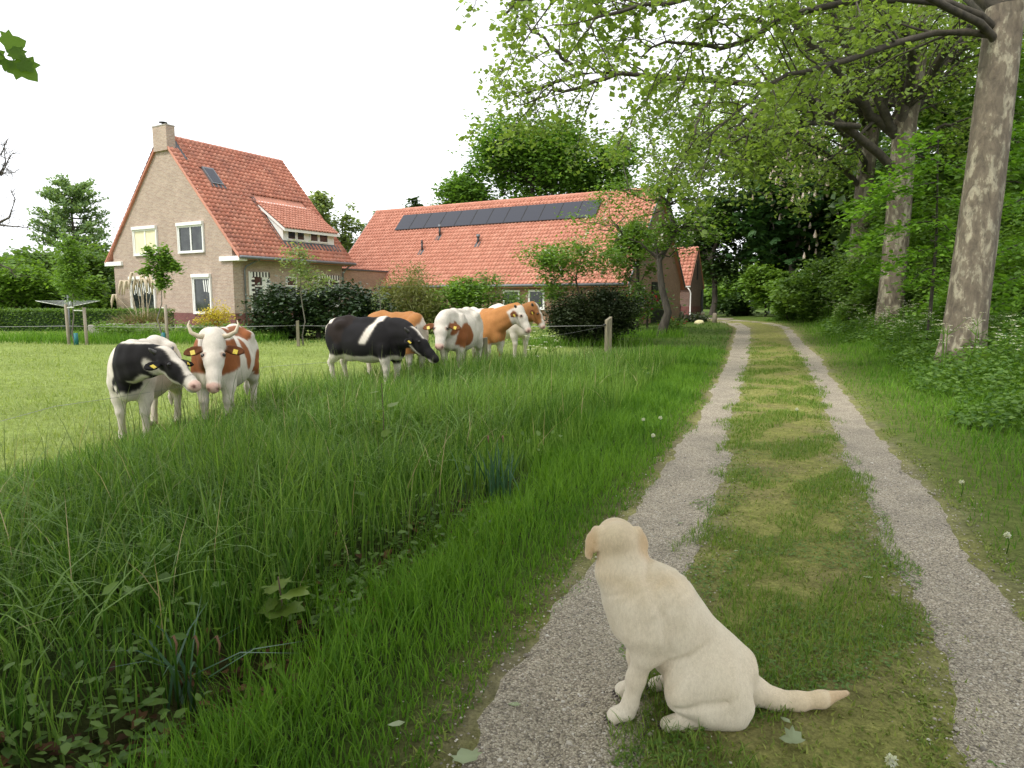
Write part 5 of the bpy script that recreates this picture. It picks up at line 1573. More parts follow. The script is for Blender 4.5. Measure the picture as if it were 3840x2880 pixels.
def n3(p, s, k=0):
    x, y, z = p[:, 0] * s + k, p[:, 1] * s - 2 * k, p[:, 2] * s + 3 * k
    return (np.sin(x * 1.7 + 1.9 * np.sin(y * 1.3 + k)) + np.sin(y * 2.1 + 1.7 * np.sin(z * 1.5)) + np.sin(z * 1.9 + 1.8 * np.sin(x * 1.2 - k))) / 3

def rotz(a): return np.array([[math.cos(a), -math.sin(a), 0], [math.sin(a), math.cos(a), 0], [0, 0, 1]])

m, t, b, o_ = mat('coat')
col = attr(t, 'coat', False)
co = objco(t)
mpn = t.nodes.new('ShaderNodeMapping'); mpn.inputs['Scale'].default_value = (1, 1, .4); t.links.new(co, mpn.inputs[0])
n1 = noise(t, 60, 6, mpn.outputs[0], .4, .7); n2 = noise(t, 7, 4, co)
c = mixc(t, 1.0, col, ramp(t, n1, [(.25, (.86, .85, .84)), (.75, (1.1, 1.1, 1.1))]), 'MULTIPLY')
c = mixc(t, 1.0, c, ramp(t, n2, [(.3, (.9, .88, .86)), (.7, (1.07, 1.07, 1.06))]), 'MULTIPLY')
t.links.new(c, b.inputs['Base Color'])
b.inputs['Roughness'].default_value = .75
b.inputs['Specular IOR Level'].default_value = .13
b.inputs['Sheen Weight'].default_value = .02
b.inputs['Sheen Roughness'].default_value = .4
bump(t, n1, .22, .008, b)
M_coat = m
M_horn = plain('horn', (.52, .44, .31), .4, .2, 6)
M_horntip = plain('horn_dark', (.06, .055, .05), .4, .2, 6)
M_tagy = plain('ear_tag_yellow', (.60, .46, .05), .5, .05, 6)
M_eye = plain('eye', (.008, .007, .006), .12, .1, 6)

def cow(label, centre, head_dir, scale, poll, muzzle, paint, h=.016, horns=None, ground=None, face=None, hs=1.0, stance=(0, 0)):
    """centre: ground point below the body, head_dir: body heading (x,y); poll and muzzle: world points"""
    cx, cy = centre; cz = float(H(cx, cy)) if ground is None else ground
    th = math.atan2(head_dir[1], head_dir[0])
    root = empty('cow', (cx, cy, cz), label, 'cow', th, 'cows behind the wire fence')
    Ri = rotz(-th)
    loc = lambda q: (Ri @ (np.array(q) - np.array([cx, cy, cz]))) / scale
    P, Mz = loc(poll), loc(muzzle)
    d = Mz - P; L_ = np.linalg.norm(d); d /= L_
    up0 = np.array([0, 0, 1.]); side = np.cross(up0, d)
    if np.linalg.norm(side) < .2: side = np.array([0, 1., 0])
    side /= np.linalg.norm(side)                     # cow's left of the face
    fwd = np.cross(side, d); 
    if fwd[2] < 0 and False: fwd = -fwd
    nrm = np.cross(d, side)                          # forehead normal
    if nrm @ (up0 + .8 * np.array([1., 0, 0])) < 0 and d[2] > -.6: nrm = -nrm
    q_ = np.stack([P, Mz])
    B = Body(np.minimum((-1.15, -.6, -.02), q_.min(0) - .42), np.maximum((1.1, .6, 1.5), q_.max(0) + .42), h / scale)
    k = .09
    # trunk of the body
    B.ell((-.60, 0, 1.00), (.36, .265, .33), .1)
    B.ell((-.02, 0, .91), (.74, .335, .365), .12)
    B.ell((.05, 0, .80), (.55, .30, .30), .1)
    B.ell((.50, 0, .93), (.34, .255, .37), .12)
    B.chain([(-.86, 0, 1.22), (-.45, 0, 1.265), (.0, 0, 1.24), (.45, 0, 1.285)], [.075, .09, .085, .085], .1)
    for s_ in (-1, 1):
        B.ell((-.47, .195 * s_, 1.20), (.13, .08, .075), .1)          # hip bones
        B.ell((-.86, .11 * s_, 1.12), (.08, .06, .08), .06)            # pin bones
        B.ell((.50, .175 * s_, .98), (.17, .085, .30), .07, [(.97, 0, .25), (0, 1, 0), (-.25, 0, .97)])
        fs = stance[0] * s_; bs = stance[1] * s_
        # fore leg
        B.chain([(.55, .17 * s_, .80), (.55 + fs * .3, .165 * s_, .60), (.57 + fs * .6, .15 * s_, .41)], [.12, .085, .062], .06)
        B.chain([(.57 + fs * .6, .15 * s_, .41), (.56 + fs * .8, .15 * s_, .30), (.55 + fs, .15 * s_, .14), (.58 + fs, .15 * s_, .055)], [.06, .043, .046, .05], .025)
        B.ell((.60 + fs, .15 * s_, .035), (.075, .055, .045), .015)
        # hind leg
        B.ell((-.66, .15 * s_, .86), (.22, .125, .32), .08, [(.9, 0, .4), (0, 1, 0), (-.4, 0, .9)])
        B.chain([(-.55, .19 * s_, .76), (-.68 + bs * .4, .18 * s_, .60), (-.80 + bs * .7, .165 * s_, .48)], [.12, .085, .062], .06)
        B.chain([(-.80 + bs * .7, .165 * s_, .48), (-.77 + bs * .8, .165 * s_, .34), (-.73 + bs, .165 * s_, .14), (-.70 + bs, .165 * s_, .055)], [.06, .044, .048, .05], .025)
        B.ell((-.68 + bs, .165 * s_, .035), (.075, .055, .045), .015)
        B.ell((-.24, .375 * s_, 1.06), (.20, .07, .13), .07, None, True)   # hollow of the flank
    B.ell((.72, 0, .74), (.15, .11, .17), .09)                         # brisket
    B.ell((-.42, 0, .60), (.19, .13, .10), .07)                        # udder
    # tail
    B.chain([(-.90, 0, 1.24), (-.97, 0, 1.10), (-.985, 0, .85), (-.975, .02, .55)], [.045, .033, .024, .02], .02)
    B.chain([(-.975, .02, .55), (-.965, .02, .40), (-.96, .02, .27)], [.03, .045, .015], .02)
    # neck
    nb = P - d * .02 - nrm * .07
    for z0, z1, r0, r1 in ((1.19, .03, .135, .10), (1.03, -.03, .185, .115), (.88, -.10, .15, .09)):
        a = np.array([.55, 0, z0]); e = nb + up0 * z1 + d * (-z1 * .6 if z1 < 0 else 0)
        ct = a + np.array([.5, 0, .10]) * np.linalg.norm(e - a)
        tt = np.linspace(0, 1, 6)[:, None]
        pth = (1 - tt) ** 2 * a + 2 * tt * (1 - tt) * ct + tt ** 2 * e
        B.chain(list(pth), list(np.linspace(r0, r1, 6)), .06)
    # head
    hh = hs
    def hp(u, sd, n): return P + d * u * L_ + side * sd * hh + nrm * n * hh
    B.ell(hp(.10, 0, -.055), (.12 * hh, .105 * hh, .105 * hh), .05, [d, side, nrm])
    B.chain([hp(.12, 0, -.05), hp(.45, 0, -.055), hp(.75, 0, -.06), hp(.95, 0, -.06)], [.108 * hh, .098 * hh, .072 * hh, .062 * hh], .05)
    B.ell(hp(.40, 0, -.13), (.17 * hh, .07 * hh, .085 * hh), .06, [d, side, nrm])          # jaw
    B.ell(hp(.93, 0, -.055), (.062 * hh, .076 * hh, .055 * hh), .03, [d, side, nrm])         # muzzle
    B.ell(hp(.88, 0, -.115), (.07 * hh, .055 * hh, .035 * hh), .025, [d, side, nrm])         # lower lip
    B.ell(hp(.0, 0, -.005), (.05 * hh, .085 * hh, .05 * hh), .04, [d, side, nrm])            # poll
    for s_ in (-1, 1):
        B.ell(hp(.36, .098 * s_, -.015), (.05 * hh, .03 * hh, .03 * hh), .03, [d, side, nrm])   # brow
        B.ell(hp(1.0, .042 * s_, -.04), (.010 * hh, .012 * hh, .009 * hh), .008, [d, side, nrm], True)
        ea = side * s_ * .96 + d * .22 - nrm * .12; ea /= np.linalg.norm(ea)
        eb = np.cross(ea, nrm); eb /= np.linalg.norm(eb); en = np.cross(ea, eb)
        c0 = hp(.16, .10 * s_, -.07)
        B.ell(c0 + ea * .115 * hh, (.115 * hh, .062 * hh, .026 * hh), .018, [ea, eb, en])
        B.ell(c0 + ea * .13 * hh + en * .022 * hh * (1 if en @ nrm > 0 else -1), (.085 * hh, .036 * hh, .018 * hh), .012, [ea, eb, en], True)
    v, f = B.mesh()
    # colours in body and head coordinates
    rel = v - P
    hu = rel @ d / L_; hsd = rel @ side / hh; hn = rel @ nrm / hh
    near = np.linalg.norm(rel - d * np.clip(rel @ d, 0, L_)[:, None], axis=1)
    is_head = (near < .30) & (hu > -.12)
    earm = np.zeros(len(v), bool)
    for s_ in (-1, 1):
        ea = side * s_ * .96 + d * .22 - nrm * .12; ea /= np.linalg.norm(ea)
        c0 = hp(.16, .10 * s_, -.07); q = v - c0; al = q @ ea
        earm |= (al > .02) & (np.linalg.norm(q - np.outer(np.clip(al, 0, .24 * hh), ea), axis=1) < .075 * hh)
    c_ = paint(v, hu, hsd, hn, is_head, earm)
    pink = (.62, .36, .30)
    nose = is_head & (hu > .90) & (hn > -.088) & (hn < .03) & (np.abs(hsd) < .075)
    if face != 'dark': c_[nose] = c_[nose] * .25 + np.array(pink) * .75
    else: c_[nose] = (.02, .018, .017)
    for s_ in (-1, 1):
        c_[np.linalg.norm(v - hp(1.0, .05 * s_, -.03), axis=1) < .022 * hh] = (.16, .07, .06) if face != 'dark' else (.01, .01, .01)
        c_[np.linalg.norm(v - hp(.37, .103 * s_, -.002), axis=1) < .040 * hh] *= np.array([.50, .38, .32])
    c_[is_head & (np.abs(hn + .098) < .007) & (hu > .74)] *= .35
    dirt = np.clip((.45 - v[:, 2]) / .5, 0, .6) * (.5 + .5 * n3(v, 8, 3))
    c_ = c_ * (1 - dirt[:, None]) + np.minimum(c_, np.array([.30, .24, .16])) * dirt[:, None]
    c_[v[:, 2] < .075] = (.09, .075, .06)
    for _ in range(2):
        sm_ = np.zeros_like(c_); ct_ = np.zeros(len(v)); fc = c_[f].mean(1)
        for q in range(4): np.add.at(sm_, f[:, q], fc); np.add.at(ct_, f[:, q], 1)
        c_ = .5 * c_ + .5 * sm_ / np.maximum(ct_, 1)[:, None]
    me = mesh_np('body', v * scale, f, {'coat': c_}, True)
    body = obj('body', me, M_coat, root)
    for s_ in (-1, 1):                              # eyes
        e = hp(.37, .103 * s_, -.002) * scale
        bm = MB(); 
        vv, ff = sphere_np(e, .025 * hh * scale, 10, 6); bm.add(vv, ff); bm.build('eye', M_eye, root, True)
        ea = side * s_ * .96 + d * .22 - nrm * .12; ea /= np.linalg.norm(ea)
        c0 = hp(.16, .10 * s_, -.07) + ea * .13 * hh
        eb = np.cross(ea, nrm); eb /= np.linalg.norm(eb); 
        if eb @ d < 0: eb = -eb
        q0 = c0 + nrm * .012 - eb * .005
        a_, b2_ = ea * .026, eb * .062
        quad = [q0 - a_, q0 + a_, q0 + a_ + b2_, q0 - a_ + b2_]
        MB().hexa([x * scale for x in quad], [(x + nrm * .006) * scale for x in quad]).build('ear_tag', M_tagy, root)
        if horns:
            kind, ln = horns
            b0 = hp(-.02, .075 * s_, -.02)
            if kind == 'wide':
                pth = [b0, b0 + side * s_ * .09 - d * .0 + nrm * .02, b0 + side * s_ * .17 - d * .05 + nrm * .03, b0 + side * s_ * .20 - d * .14 + nrm * .05, b0 + side * s_ * .185 - d * .20 + nrm * .06]
            else:
                pth = [b0, b0 + side * s_ * .04 - d * .03, b0 + side * s_ * .075 - d * .055 + nrm * .015, b0 + side * s_ * .095 - d * .07 + nrm * .03, b0 + side * s_ * .10 - d * .085 + nrm * .04]
            pth = [b0 + (q - b0) * ln for q in pth]
            MB().tube([q * scale for q in pth], [.034 * scale, .03 * scale, .024 * scale, .014 * scale, .004], 9).build('horn', M_horn if kind == 'wide' else M_horntip, root, True)
    return root

def sphere_np(c, r, n=12, m_=8):
    v = []; f = []
    for i in range(m_ + 1):
        ph = math.pi * i / m_
        for j in range(n):
            a = 2 * math.pi * j / n
            v.append((c[0] + r * math.sin(ph) * math.cos(a), c[1] + r * math.sin(ph) * math.sin(a), c[2] + r * math.cos(ph)))
    for i in range(m_):
        for j in range(n):
            f.append((i * n + j, i * n + (j + 1) % n, (i + 1) * n + (j + 1) % n, (i + 1) * n + j))
    return v, f

WHITE = np.array([.64, .59, .52]); BLACK = np.array([.012, .011, .012]); RED = np.array([.27, .095, .035]); TAN = np.array([.42, .19, .065]); BROWN = np.array([.20, .075, .03])
def fill(v, c): return np.tile(np.array(c), (len(v), 1)).astype(float)
def blob(v, c, r, k=1, amp=.3, fr=6.0):
    q = (v - np.array(c)) / np.array(r)
    return (np.linalg.norm(q, axis=1) + amp * n3(v, fr, k) + .08 * n3(v, fr * 3.5, k + 5)) < 1

def W2(px, py, y): return W(px, py, y)
# 1 black and white heifer, head turned to the right
def paint1(v, hu, hs_, hn, hd, ear):
    c = fill(v, WHITE)
    nk = (v[:, 0] > .50 + .04 * n3(v, 8, 2)) & ~hd & (v[:, 1] > -.13 + .05 * n3(v, 7, 4)) & (v[:, 2] > .86 + .05 * n3(v, 9, 5) + .25 * np.clip(v[:, 1] - .1, -.5, .5)) & (v[:, 2] < 1.34)
    c[nk] = BLACK
    c[blob(v, (.66, .0, .86), (.26, .21, .24), 2, .18)] = BLACK
    c[blob(v, (.75, .2, .60), (.3, .4, .12), 4, .2)] = WHITE
    hm = hd & (hu + .1 * n3(v, 9, 3) < .78) & (hn + .02 * n3(v, 12, 1) > -.135)
    c[hm] = BLACK
    c[hd & (hn > -.05) & (np.abs(hs_) < .05 + .02 * n3(v, 9, 2)) & (hu < .75)] = WHITE
    c[hd & (np.abs(hs_) < .05) & (hu < .05)] = WHITE
    c[ear] = BLACK
    return c
cow('black and white heifer with its head turned towards the red cow', (-4.52, 8.38), (.17, -.985), .88, W(165, 352, 7.55), W(198.5, 384, 7.35), paint1, .0165, ('short', .9), hs=1.12)
# 2 red and white cow facing the camera, horned
def paint2(v, hu, hs_, hn, hd, ear):
    c = fill(v, WHITE)
    nk = (v[:, 0] > .42) & (v[:, 0] < 1.3) & ~hd & (v[:, 2] > .78 + .06 * n3(v, 7, 2)) & (v[:, 2] < 1.22 + .06 * n3(v, 6, 1))
    c[nk] = RED
    for cc, rr in (((-.2, .1, 1.27), (.28, .22, .12)), ((-.62, .05, 1.22), (.25, .2, .16)), ((.12, .32, 1.0), (.1, .15, .26)), ((-.6, .3, .8), (.22, .15, .2)), ((.25, -.1, 1.3), (.16, .2, .1))):
        c[blob(v, cc, rr, 4, .3, 7)] = RED
    c[hd & (np.abs(hs_) < .2)] = WHITE
    c[ear] = BROWN * .6
    for cc in ((.57, .16, .36), (.57, .17, .2)): c[blob(v, cc, (.05, .06, .045), 2)] = (.05, .04, .035)
    return c
cow('red and white horned cow facing the camera', (-3.78, 9.0), (.13, -.99), .95, W(213.6, 337, 7.85), W(213, 388, 7.5), paint2, .0175, ('wide', 1.0), hs=1.08)
# 3 black cow with a white shoulder band
def paint3(v, hu, hs_, hn, hd, ear):
    c = fill(v, BLACK)
    c[blob(v, (-.55, .1, 1.1), (.35, .5, .3), 5, .2)] = (.020, .014, .012)
    x = v[:, 0]; z = v[:, 2]
    band = np.abs(x - (.30 - .55 * (1.15 - z)) + .03 * n3(v, 6, 3)) < .085 - .1 * np.maximum(0, 1.0 - z)
    c[band & (z > .88)] = WHITE
    c[(x < -.88 + .03 * n3(v, 8, 2)) & (z > .4)] = WHITE
    c[(z < .62 + .05 * n3(v, 7, 2))] = WHITE
    c[blob(v, (-.25, .3, .68), (.2, .3, .14), 3, .2)] = WHITE
    c[blob(v, (.55, .2, .6), (.18, .3, .12), 3, .2)] = BLACK
    c[(x < -.75) & (z > 1.22)] = WHITE
    c[hd & (hn > -.02) & (np.abs(hs_) < .03) & (hu < .35)] = WHITE
    c[hd & (hn < -.17) & (hu > .2) & (hu < .7)] = WHITE
    return c
cow('black cow with a white band behind the shoulder, head lowered', (-2.63, 12.45), (.86, -.51), .98, W(413.5, 331.5, 11.75), W(438.5, 358, 11.55), paint3, .023, ('short', 1.0), face='dark', hs=1.1)
# 4 red-brown cow behind the black one
def paint4(v, hu, hs_, hn, hd, ear):
    c = fill(v, TAN * .85)
    c[(v[:, 2] < .55 + .05 * n3(v, 6, 1))] = WHITE
    c[hd & (hu > .12 + .05 * n3(v, 9, 1)) & (np.abs(hs_) < .2)] = WHITE
    c[ear] = BROWN * .8
    return c
cow('chestnut brown cow with white face half hidden behind the black cow', (-2.35, 14.0), (.72, -.69), 1.04, W(411, 325.5, 13.3), W(429.5, 345, 13.45), paint4, .026)
# 5 white cow with a red shoulder, facing the camera
def paint5(v, hu, hs_, hn, hd, ear):
    c = fill(v, WHITE)
    c[blob(v, (.52, .30, .86), (.30, .26, .27), 6, .2, 6)] = RED
    c[blob(v, (.85, .14, .98), (.16, .2, .13), 6, .2)] = RED
    c[hd & (np.abs(hs_) < .2)] = WHITE
    c[ear] = BROWN * .8
    return c
cow('white cow with red shoulder patch facing the camera', (-1.08, 14.3), (-.22, -.975), 1.05, W(441.5, 318.5, 13.15), W(438.8, 346.5, 12.85), paint5, .022, hs=1.12)
# 6 white cow with tan forequarters
def paint6(v, hu, hs_, hn, hd, ear):
    c = fill(v, WHITE)
    x = v[:, 0]
    fore = (x > .12 + .05 * n3(v, 5, 2)) & (v[:, 2] > .62 + .09 * n3(v, 6, 4)) & ~(hd & (hu > -.05))
    c[fore] = TAN
    c[blob(v, (.02, .25, 1.2), (.12, .2, .1), 2, .2)] = TAN
    c[blob(v, (.56, .15, .4), (.07, .1, .16), 2, .3)] = TAN
    c[ear] = BROWN * .8
    return c
cow('white cow with tan neck and shoulders looking right', (-.72, 16.6), (.5, -.87), 1.06, W(519.5, 307.5, 15.75), W(531, 330, 15.6), paint6, .024, ('short', .7), hs=1.1)
# 7 brown-faced cow behind it
def paint7(v, hu, hs_, hn, hd, ear):
    c = fill(v, WHITE)
    c[(v[:, 0] > .45) & (v[:, 2] > .95 + .06 * n3(v, 6, 2))] = TAN * .7
    c[hd] = TAN * .62
    c[hd & (np.abs(hs_) < .04 + .02 * n3(v, 8, 3)) & (hn > -.03)] = WHITE
    c[hd & (hu > .8)] = WHITE
    c[ear] = BROWN * .8
    return c
cow('brown-faced cow with white blaze standing farthest right', (-.1, 18.5), (.52, -.85), 1.08, W(535.3, 306, 17.3), W(545.6, 326.5, 17.2), paint7, .026, ('short', .8))

# ------------------------------------------------------------------ the dog
def make_dog():
    org = np.array([.915, 2.527]); th = rad(178)
    gz = float(H(.45, 2.46)) + .006
    root = empty('dog', (org[0], org[1], gz), 'cream labrador sitting on the lane with its back to the camera', 'dog', th)
    B = Body((-.46, -.40, -.01), (.75, .34, .82), .008)
    k = .05
    # trunk: pelvis, loin, ribs, chest
    B.ell((.10, 0, .15), (.13, .13, .13), .05)
    B.ell((.17, 0, .20), (.15, .125, .135), .06, [(.7, 0, .72), (0, 1, 0), (-.72, 0, .7)])
    B.ell((.275, 0, .315), (.20, .135, .14), .07, [(.68, 0, .73), (0, 1, 0), (-.73, 0, .68)])
    B.ell((.355, 0, .42), (.18, .152, .165), .08, [(.6, 0, .8), (0, 1, 0), (-.8, 0, .6)])
    B.ell((.42, 0, .425), (.11, .122, .16), .06)
    B.ell((.475, 0, .45), (.065, .082, .12), .05)
    B.cap((.05, 0, .18), (.37, 0, .465), .09, .08, .05)                  # back line
    B.ell((.395, 0, .50), (.095, .098, .08), .05)                        # withers
    # neck, turning to the dog's right
    hd = np.array([math.cos(rad(-91)), math.sin(rad(-91)), 0.0])        # facing of the head
    hl = np.array([-hd[1], hd[0], 0]); up = np.array([0, 0, 1.])
    Hc = np.array([.508, -.010, .700])
    B.chain([(.425, 0, .51), (.475, -.004, .60), Hc - up * .035 - hd * .006], [.088, .073, .062], .04)
    B.chain([(.475, 0, .46), (.515, -.005, .56), Hc - up * .045 + hd * .025], [.082, .068, .052], .04)
    # skull, muzzle
    fd = hd * .98 - up * .18; fd /= np.linalg.norm(fd); fu = np.cross(fd, hl); fu = fu if fu[2] > 0 else -fu
    B.ell(Hc, (.092, .074, .064), .03, [fd, hl, fu])
    B.ell(Hc - fd * .055 + fu * .022, (.035, .03, .03), .035, [fd, hl, fu])
    B.ell(Hc + fd * .045 + fu * .012, (.06, .066, .05), .03, [fd, hl, fu])
    B.chain([Hc + fd * .08 - fu * .02, Hc + fd * .185 - fu * .032], [.052, .043], .035)
    B.ell(Hc + fd * .195 - fu * .022, (.03, .028, .022), .02, [fd, hl, fu])
    ears = []
    for s_ in (-1, 1):
        B.ell(Hc + hl * .045 * s_ - fu * .025 + fd * .02, (.055, .033, .045), .03, [fd, hl, fu])       # cheeks
        # ears: broad flap hanging from the side of the skull
        e0 = Hc + hl * .064 * s_ + fu * .016 - fd * .006
        on = hl * s_ * .80 - fd * .55 + up * .12; on /= np.linalg.norm(on)
        ax = -up * .95 + hl * s_ * .30; ax -= on * (ax @ on); ax /= np.linalg.norm(ax)
        of = np.cross(on, ax)
        B.ell(e0 + hl * s_ * .010, (.026, .036, .018), .014, [ax, of, on])
        e1 = e0 + hl * s_ * .020 - up * .006; ears.append(e1 + ax * .05)
        B.ell(e1 + ax * .036, (.046, .043, .0125), .010, [ax, of, on])
        B.ell(e1 + ax * .072 + fd * .004, (.036, .029, .0115), .008, [ax, of, on])
        B.chain([e1 + ax * .03 - on * .022 - fd * .03, e1 + ax * .085 - on * .020 - fd * .022], [.006, .008], .010, True)
        # fore legs
        y = .088 * s_; sx = 0 if s_ > 0 else -.05
        B.ell((.41, .102 * s_, .42), (.08, .05, .125), .04, [(.9, 0, .35), (0, 1, 0), (-.35, 0, .9)])
        B.chain([(.40, .10 * s_, .36), (.405, .098 * s_, .285)], [.062, .050], .04)
        B.chain([(.405, .096 * s_, .29), (.437 + sx * .5, y, .17), (.458 + sx, y, .075), (.468 + sx, y, .045)], [.044, .035, .0285, .031], .025)
        B.ell((.493 + sx, y, .030), (.050, .037, .028), .02)
        for q, yy in enumerate((-.025, -.009, .009, .025)):
            B.ell((.532 + sx - abs(yy) * .5, y + yy, .020), (.020, .0125, .019), .008)
        # hind legs
        B.ell((.165, .112 * s_, .150), (.160, .075, .118), .04, [(.93, 0, .36), (0, 1, 0), (-.36, 0, .93)])
        B.ell((.265, .125 * s_, .165), (.072, .052, .082), .035)
        B.chain([(.275, .132 * s_, .13), (.17, .135 * s_, .075), (.08, .13 * s_, .05)], [.058, .052, .040], .025)
        B.ell((.10, .125 * s_, .085), (.10, .058, .075), .035)
        B.chain([(.055, .125 * s_, .035), (.15, .128 * s_, .03), (.27, .133 * s_, .03)], [.03, .028, .032], .02)
        B.ell((.295, .135 * s_, .027), (.048, .036, .027), .02)
        for q, yy in enumerate((-.024, -.008, .008, .024)):
            B.ell((.337 - abs(yy) * .5, .135 * s_ + yy, .018), (.020, .0125, .018), .008)
    B.ell((.27, .03, .155), (.05, .035, .05), .03)
    # skin folds over the shoulders
    B.chain([(.475, .06, .575), (.43, .095, .53), (.40, .125, .46)], [.022, .024, .02], .035)
    B.chain([(.37, .03, .60), (.33, .06, .555), (.30, .10, .50)], [.014, .02, .016], .04)
    # groove between flank and thigh
    for s_ in (-1, 1):
        B.chain([(.335, .155 * s_, .175), (.30, .168 * s_, .240), (.215, .178 * s_, .270), (.11, .172 * s_, .255)], [.009, .016, .017, .010], .022, True)
        B.chain([(.295, .182 * s_, .105), (.205, .195 * s_, .128), (.12, .185 * s_, .14)], [.008, .012, .008], .02, True)
    # tail
    tl = lambda a, z, w_: np.array([-.998 * a, .02 * a, z]) + np.array([0, 0, 0])
    B.chain([(.04, 0, .13), tl(.03, .085, 0), tl(.12, .048, 0), tl(.21, .042, 0), tl(.30, .055, 0), tl(.395, .085, 0)], [.07, .055, .040, .035, .030, .011], .025)
    v, f = B.mesh()
    # loose skin: shallow creases and muscle relief worked into the surface
    e1, e2 = v[f[:, 1]] - v[f[:, 0]], v[f[:, 3]] - v[f[:, 0]]
    fn = np.cross(e1, e2); vn = np.zeros_like(v)
    for q in range(4): np.add.at(vn, f[:, q], fn)
    vn /= np.linalg.norm(vn, axis=1)[:, None] + 1e-12
    if ((v - v.mean(0)) * vn).sum() < 0: vn = -vn
    dsp = np.zeros(len(v))
    def crease(p0, nrm, wd, dep, cen, rad_):
        nn = np.array(nrm, float); nn /= np.linalg.norm(nn)
        dd = (v - np.array(p0)) @ nn + .010 * n3(v, 16, 1) + .006 * n3(v, 34, 4)
        ms = np.clip(1.3 - np.linalg.norm((v - np.array(cen)) / np.array(rad_), axis=1), 0, 1) ** .7
        return dep * ms * (-np.exp(-(dd / wd) ** 2) + .65 * np.exp(-((dd - 1.9 * wd) / (1.3 * wd)) ** 2))
    dsp += crease((.44, .05, .575), (.55, .35, .75), .009, .0075, (.43, .06, .57), (.13, .14, .10))
    dsp += crease((.38, .05, .525), (.45, -.35, .8), .010, .0075, (.37, .06, .52), (.14, .13, .10))
    dsp += crease((.33, .05, .475), (.5, -.1, .85), .011, .005, (.32, .05, .48), (.14, .13, .09))
    dsp += crease((.355, .12, .40), (1, .1, -.25), .016, .008, (.36, .13, .42), (.10, .12, .15))
    dsp += crease((.30, .14, .27), (.5, 0, .9), .012, .006, (.27, .13, .27), (.12, .10, .09))
    dsp += crease((.06, .10, .22), (.9, .2, .5), .012, .004, (.08, .1, .2), (.12, .12, .12))
    dsp += .0035 * n3(v, 22, 2) * (v[:, 2] > .1)
    v = v + vn * dsp[:, None]
    base = np.array([.72, .635, .50]); warm = np.array([.70, .54, .335]); pale = np.array([.78, .72, .615])
    c = fill(v, base) 
    def mix(c, w_, col): return c * (1 - w_[:, None]) + np.array(col) * w_[:, None]
    rel = v - Hc
    headw = np.clip(1.25 - np.linalg.norm(rel, axis=1) / .16, 0, 1)
    c = mix(c, headw * .75, warm)
    earw = np.max([np.clip(1.6 - np.linalg.norm((v - e) / np.array([.045, .045, .07]), axis=1) * 1.1, 0, 1) for e in ears], 0) * np.clip((np.abs(rel @ hl) - .066) / .012, 0, 1)
    c = mix(c, earw * .8, np.array([.60, .41, .225]))
    nk = np.clip(1 - np.abs(v[:, 2] - .56) / .09, 0, 1) * (v[:, 0] > .2)
    c = mix(c, nk * (.35 + .3 * n3(v, 14, 2)), warm)
    c = mix(c, np.clip((.16 - v[:, 2]) / .12, 0, 1) * .6, pale)
    tailw = np.clip((-v[:, 0] + .03) / .3, 0, 1)
    c = mix(c, tailw * .7, warm)
    c = mix(c, np.clip(.3 * n3(v, 9, 3), 0, .4), pale)
    tip = ((-v[:, 0]) > .325).astype(float)
    c = mix(c, tip * .5, (.58, .37, .20))
    nose = np.linalg.norm(v - (Hc + fd * .225 - fu * .015), axis=1) < .022
    c[nose] = (.05, .035, .03)
    body = obj('body', mesh_np('body', v, f, {'coat': c}, True), M_dog, root)
    # short coat: fine hairs lying backwards along the skin
    r = np.random.default_rng(12)
    a_, b_, d_ = v[f[:, 0]], v[f[:, 1]], v[f[:, 3]]
    nm = np.cross(b_ - a_, d_ - a_); ar = np.linalg.norm(nm, axis=1); nm /= ar[:, None] + 1e-12
    cen = v[f].mean(1)
    if ((cen - cen.mean(0)) * nm).sum() < 0: nm = -nm
    k = r.choice(len(f), 50000, p=ar / ar.sum())
    P = a_[k] + (b_ - a_)[k] * r.random((len(k), 1)) + (d_ - a_)[k] * r.random((len(k), 1))
    N = nm[k]
    fl = np.array([-.62, 0, -.78]) + .25 * r.normal(size=P.shape)
    tw = P[:, 0] < .0
    fl[tw] = np.array([-.998, .02, .1]) + .2 * r.normal(size=(tw.sum(), 3))
    fl -= N * (fl * N).sum(1)[:, None]; fl /= np.linalg.norm(fl, axis=1)[:, None] + 1e-9
    ln = (.0045 + .004 * r.random(len(P)))[:, None]
    ln[tw] *= 1.4
    ln[(P[:, 2] < .06)] *= .5
    tip = P + fl * ln + N * ln * .16
    sd = np.cross(fl, N) * .0009
    hv = np.stack([P - sd - N * .001, P + sd - N * .001, tip], 1).reshape(-1, 3)
    hc = np.repeat(c[f[k, 0]] * (.92 + .30 * r.random((len(k), 1))), 3, 0)
    obj('fur', mesh_np('fur', hv, np.arange(len(hv)).reshape(-1, 3), {'coat': hc}, True), M_fur, root)
    for s_ in (-1, 1):
        e = Hc + fd * .088 + hl * .042 * s_ + fu * .02
        vv, ff = sphere_np(e, .012, 10, 6); MB().add(vv, ff).build('eye', M_eye, root, True)
    for s_ in (-1, 1):                                # dark claws
        for q, yy in enumerate((-.025, -.009, .009, .025)):
            sx = 0 if s_ > 0 else -.05
            MB().tube([(.548 + sx - abs(yy) * .5, .088 * s_ + yy, .014), (.562 + sx - abs(yy) * .5, .088 * s_ + yy, .004)], [.005, .002], 6).build('claw', M_claw, root, True)
            MB().tube([(.353 - abs(yy) * .5, .135 * s_ + yy, .012), (.366 - abs(yy) * .5, .135 * s_ + yy, .003)], [.005, .002], 6).build('claw', M_claw, root, True)
    return root
m, t, b, o_ = mat('dog_fur')
t.links.new(attr(t, 'coat', False), b.inputs['Base Color'])
b.inputs['Roughness'].default_value = .6; b.inputs['Specular IOR Level'].default_value = .25
M_fur = m
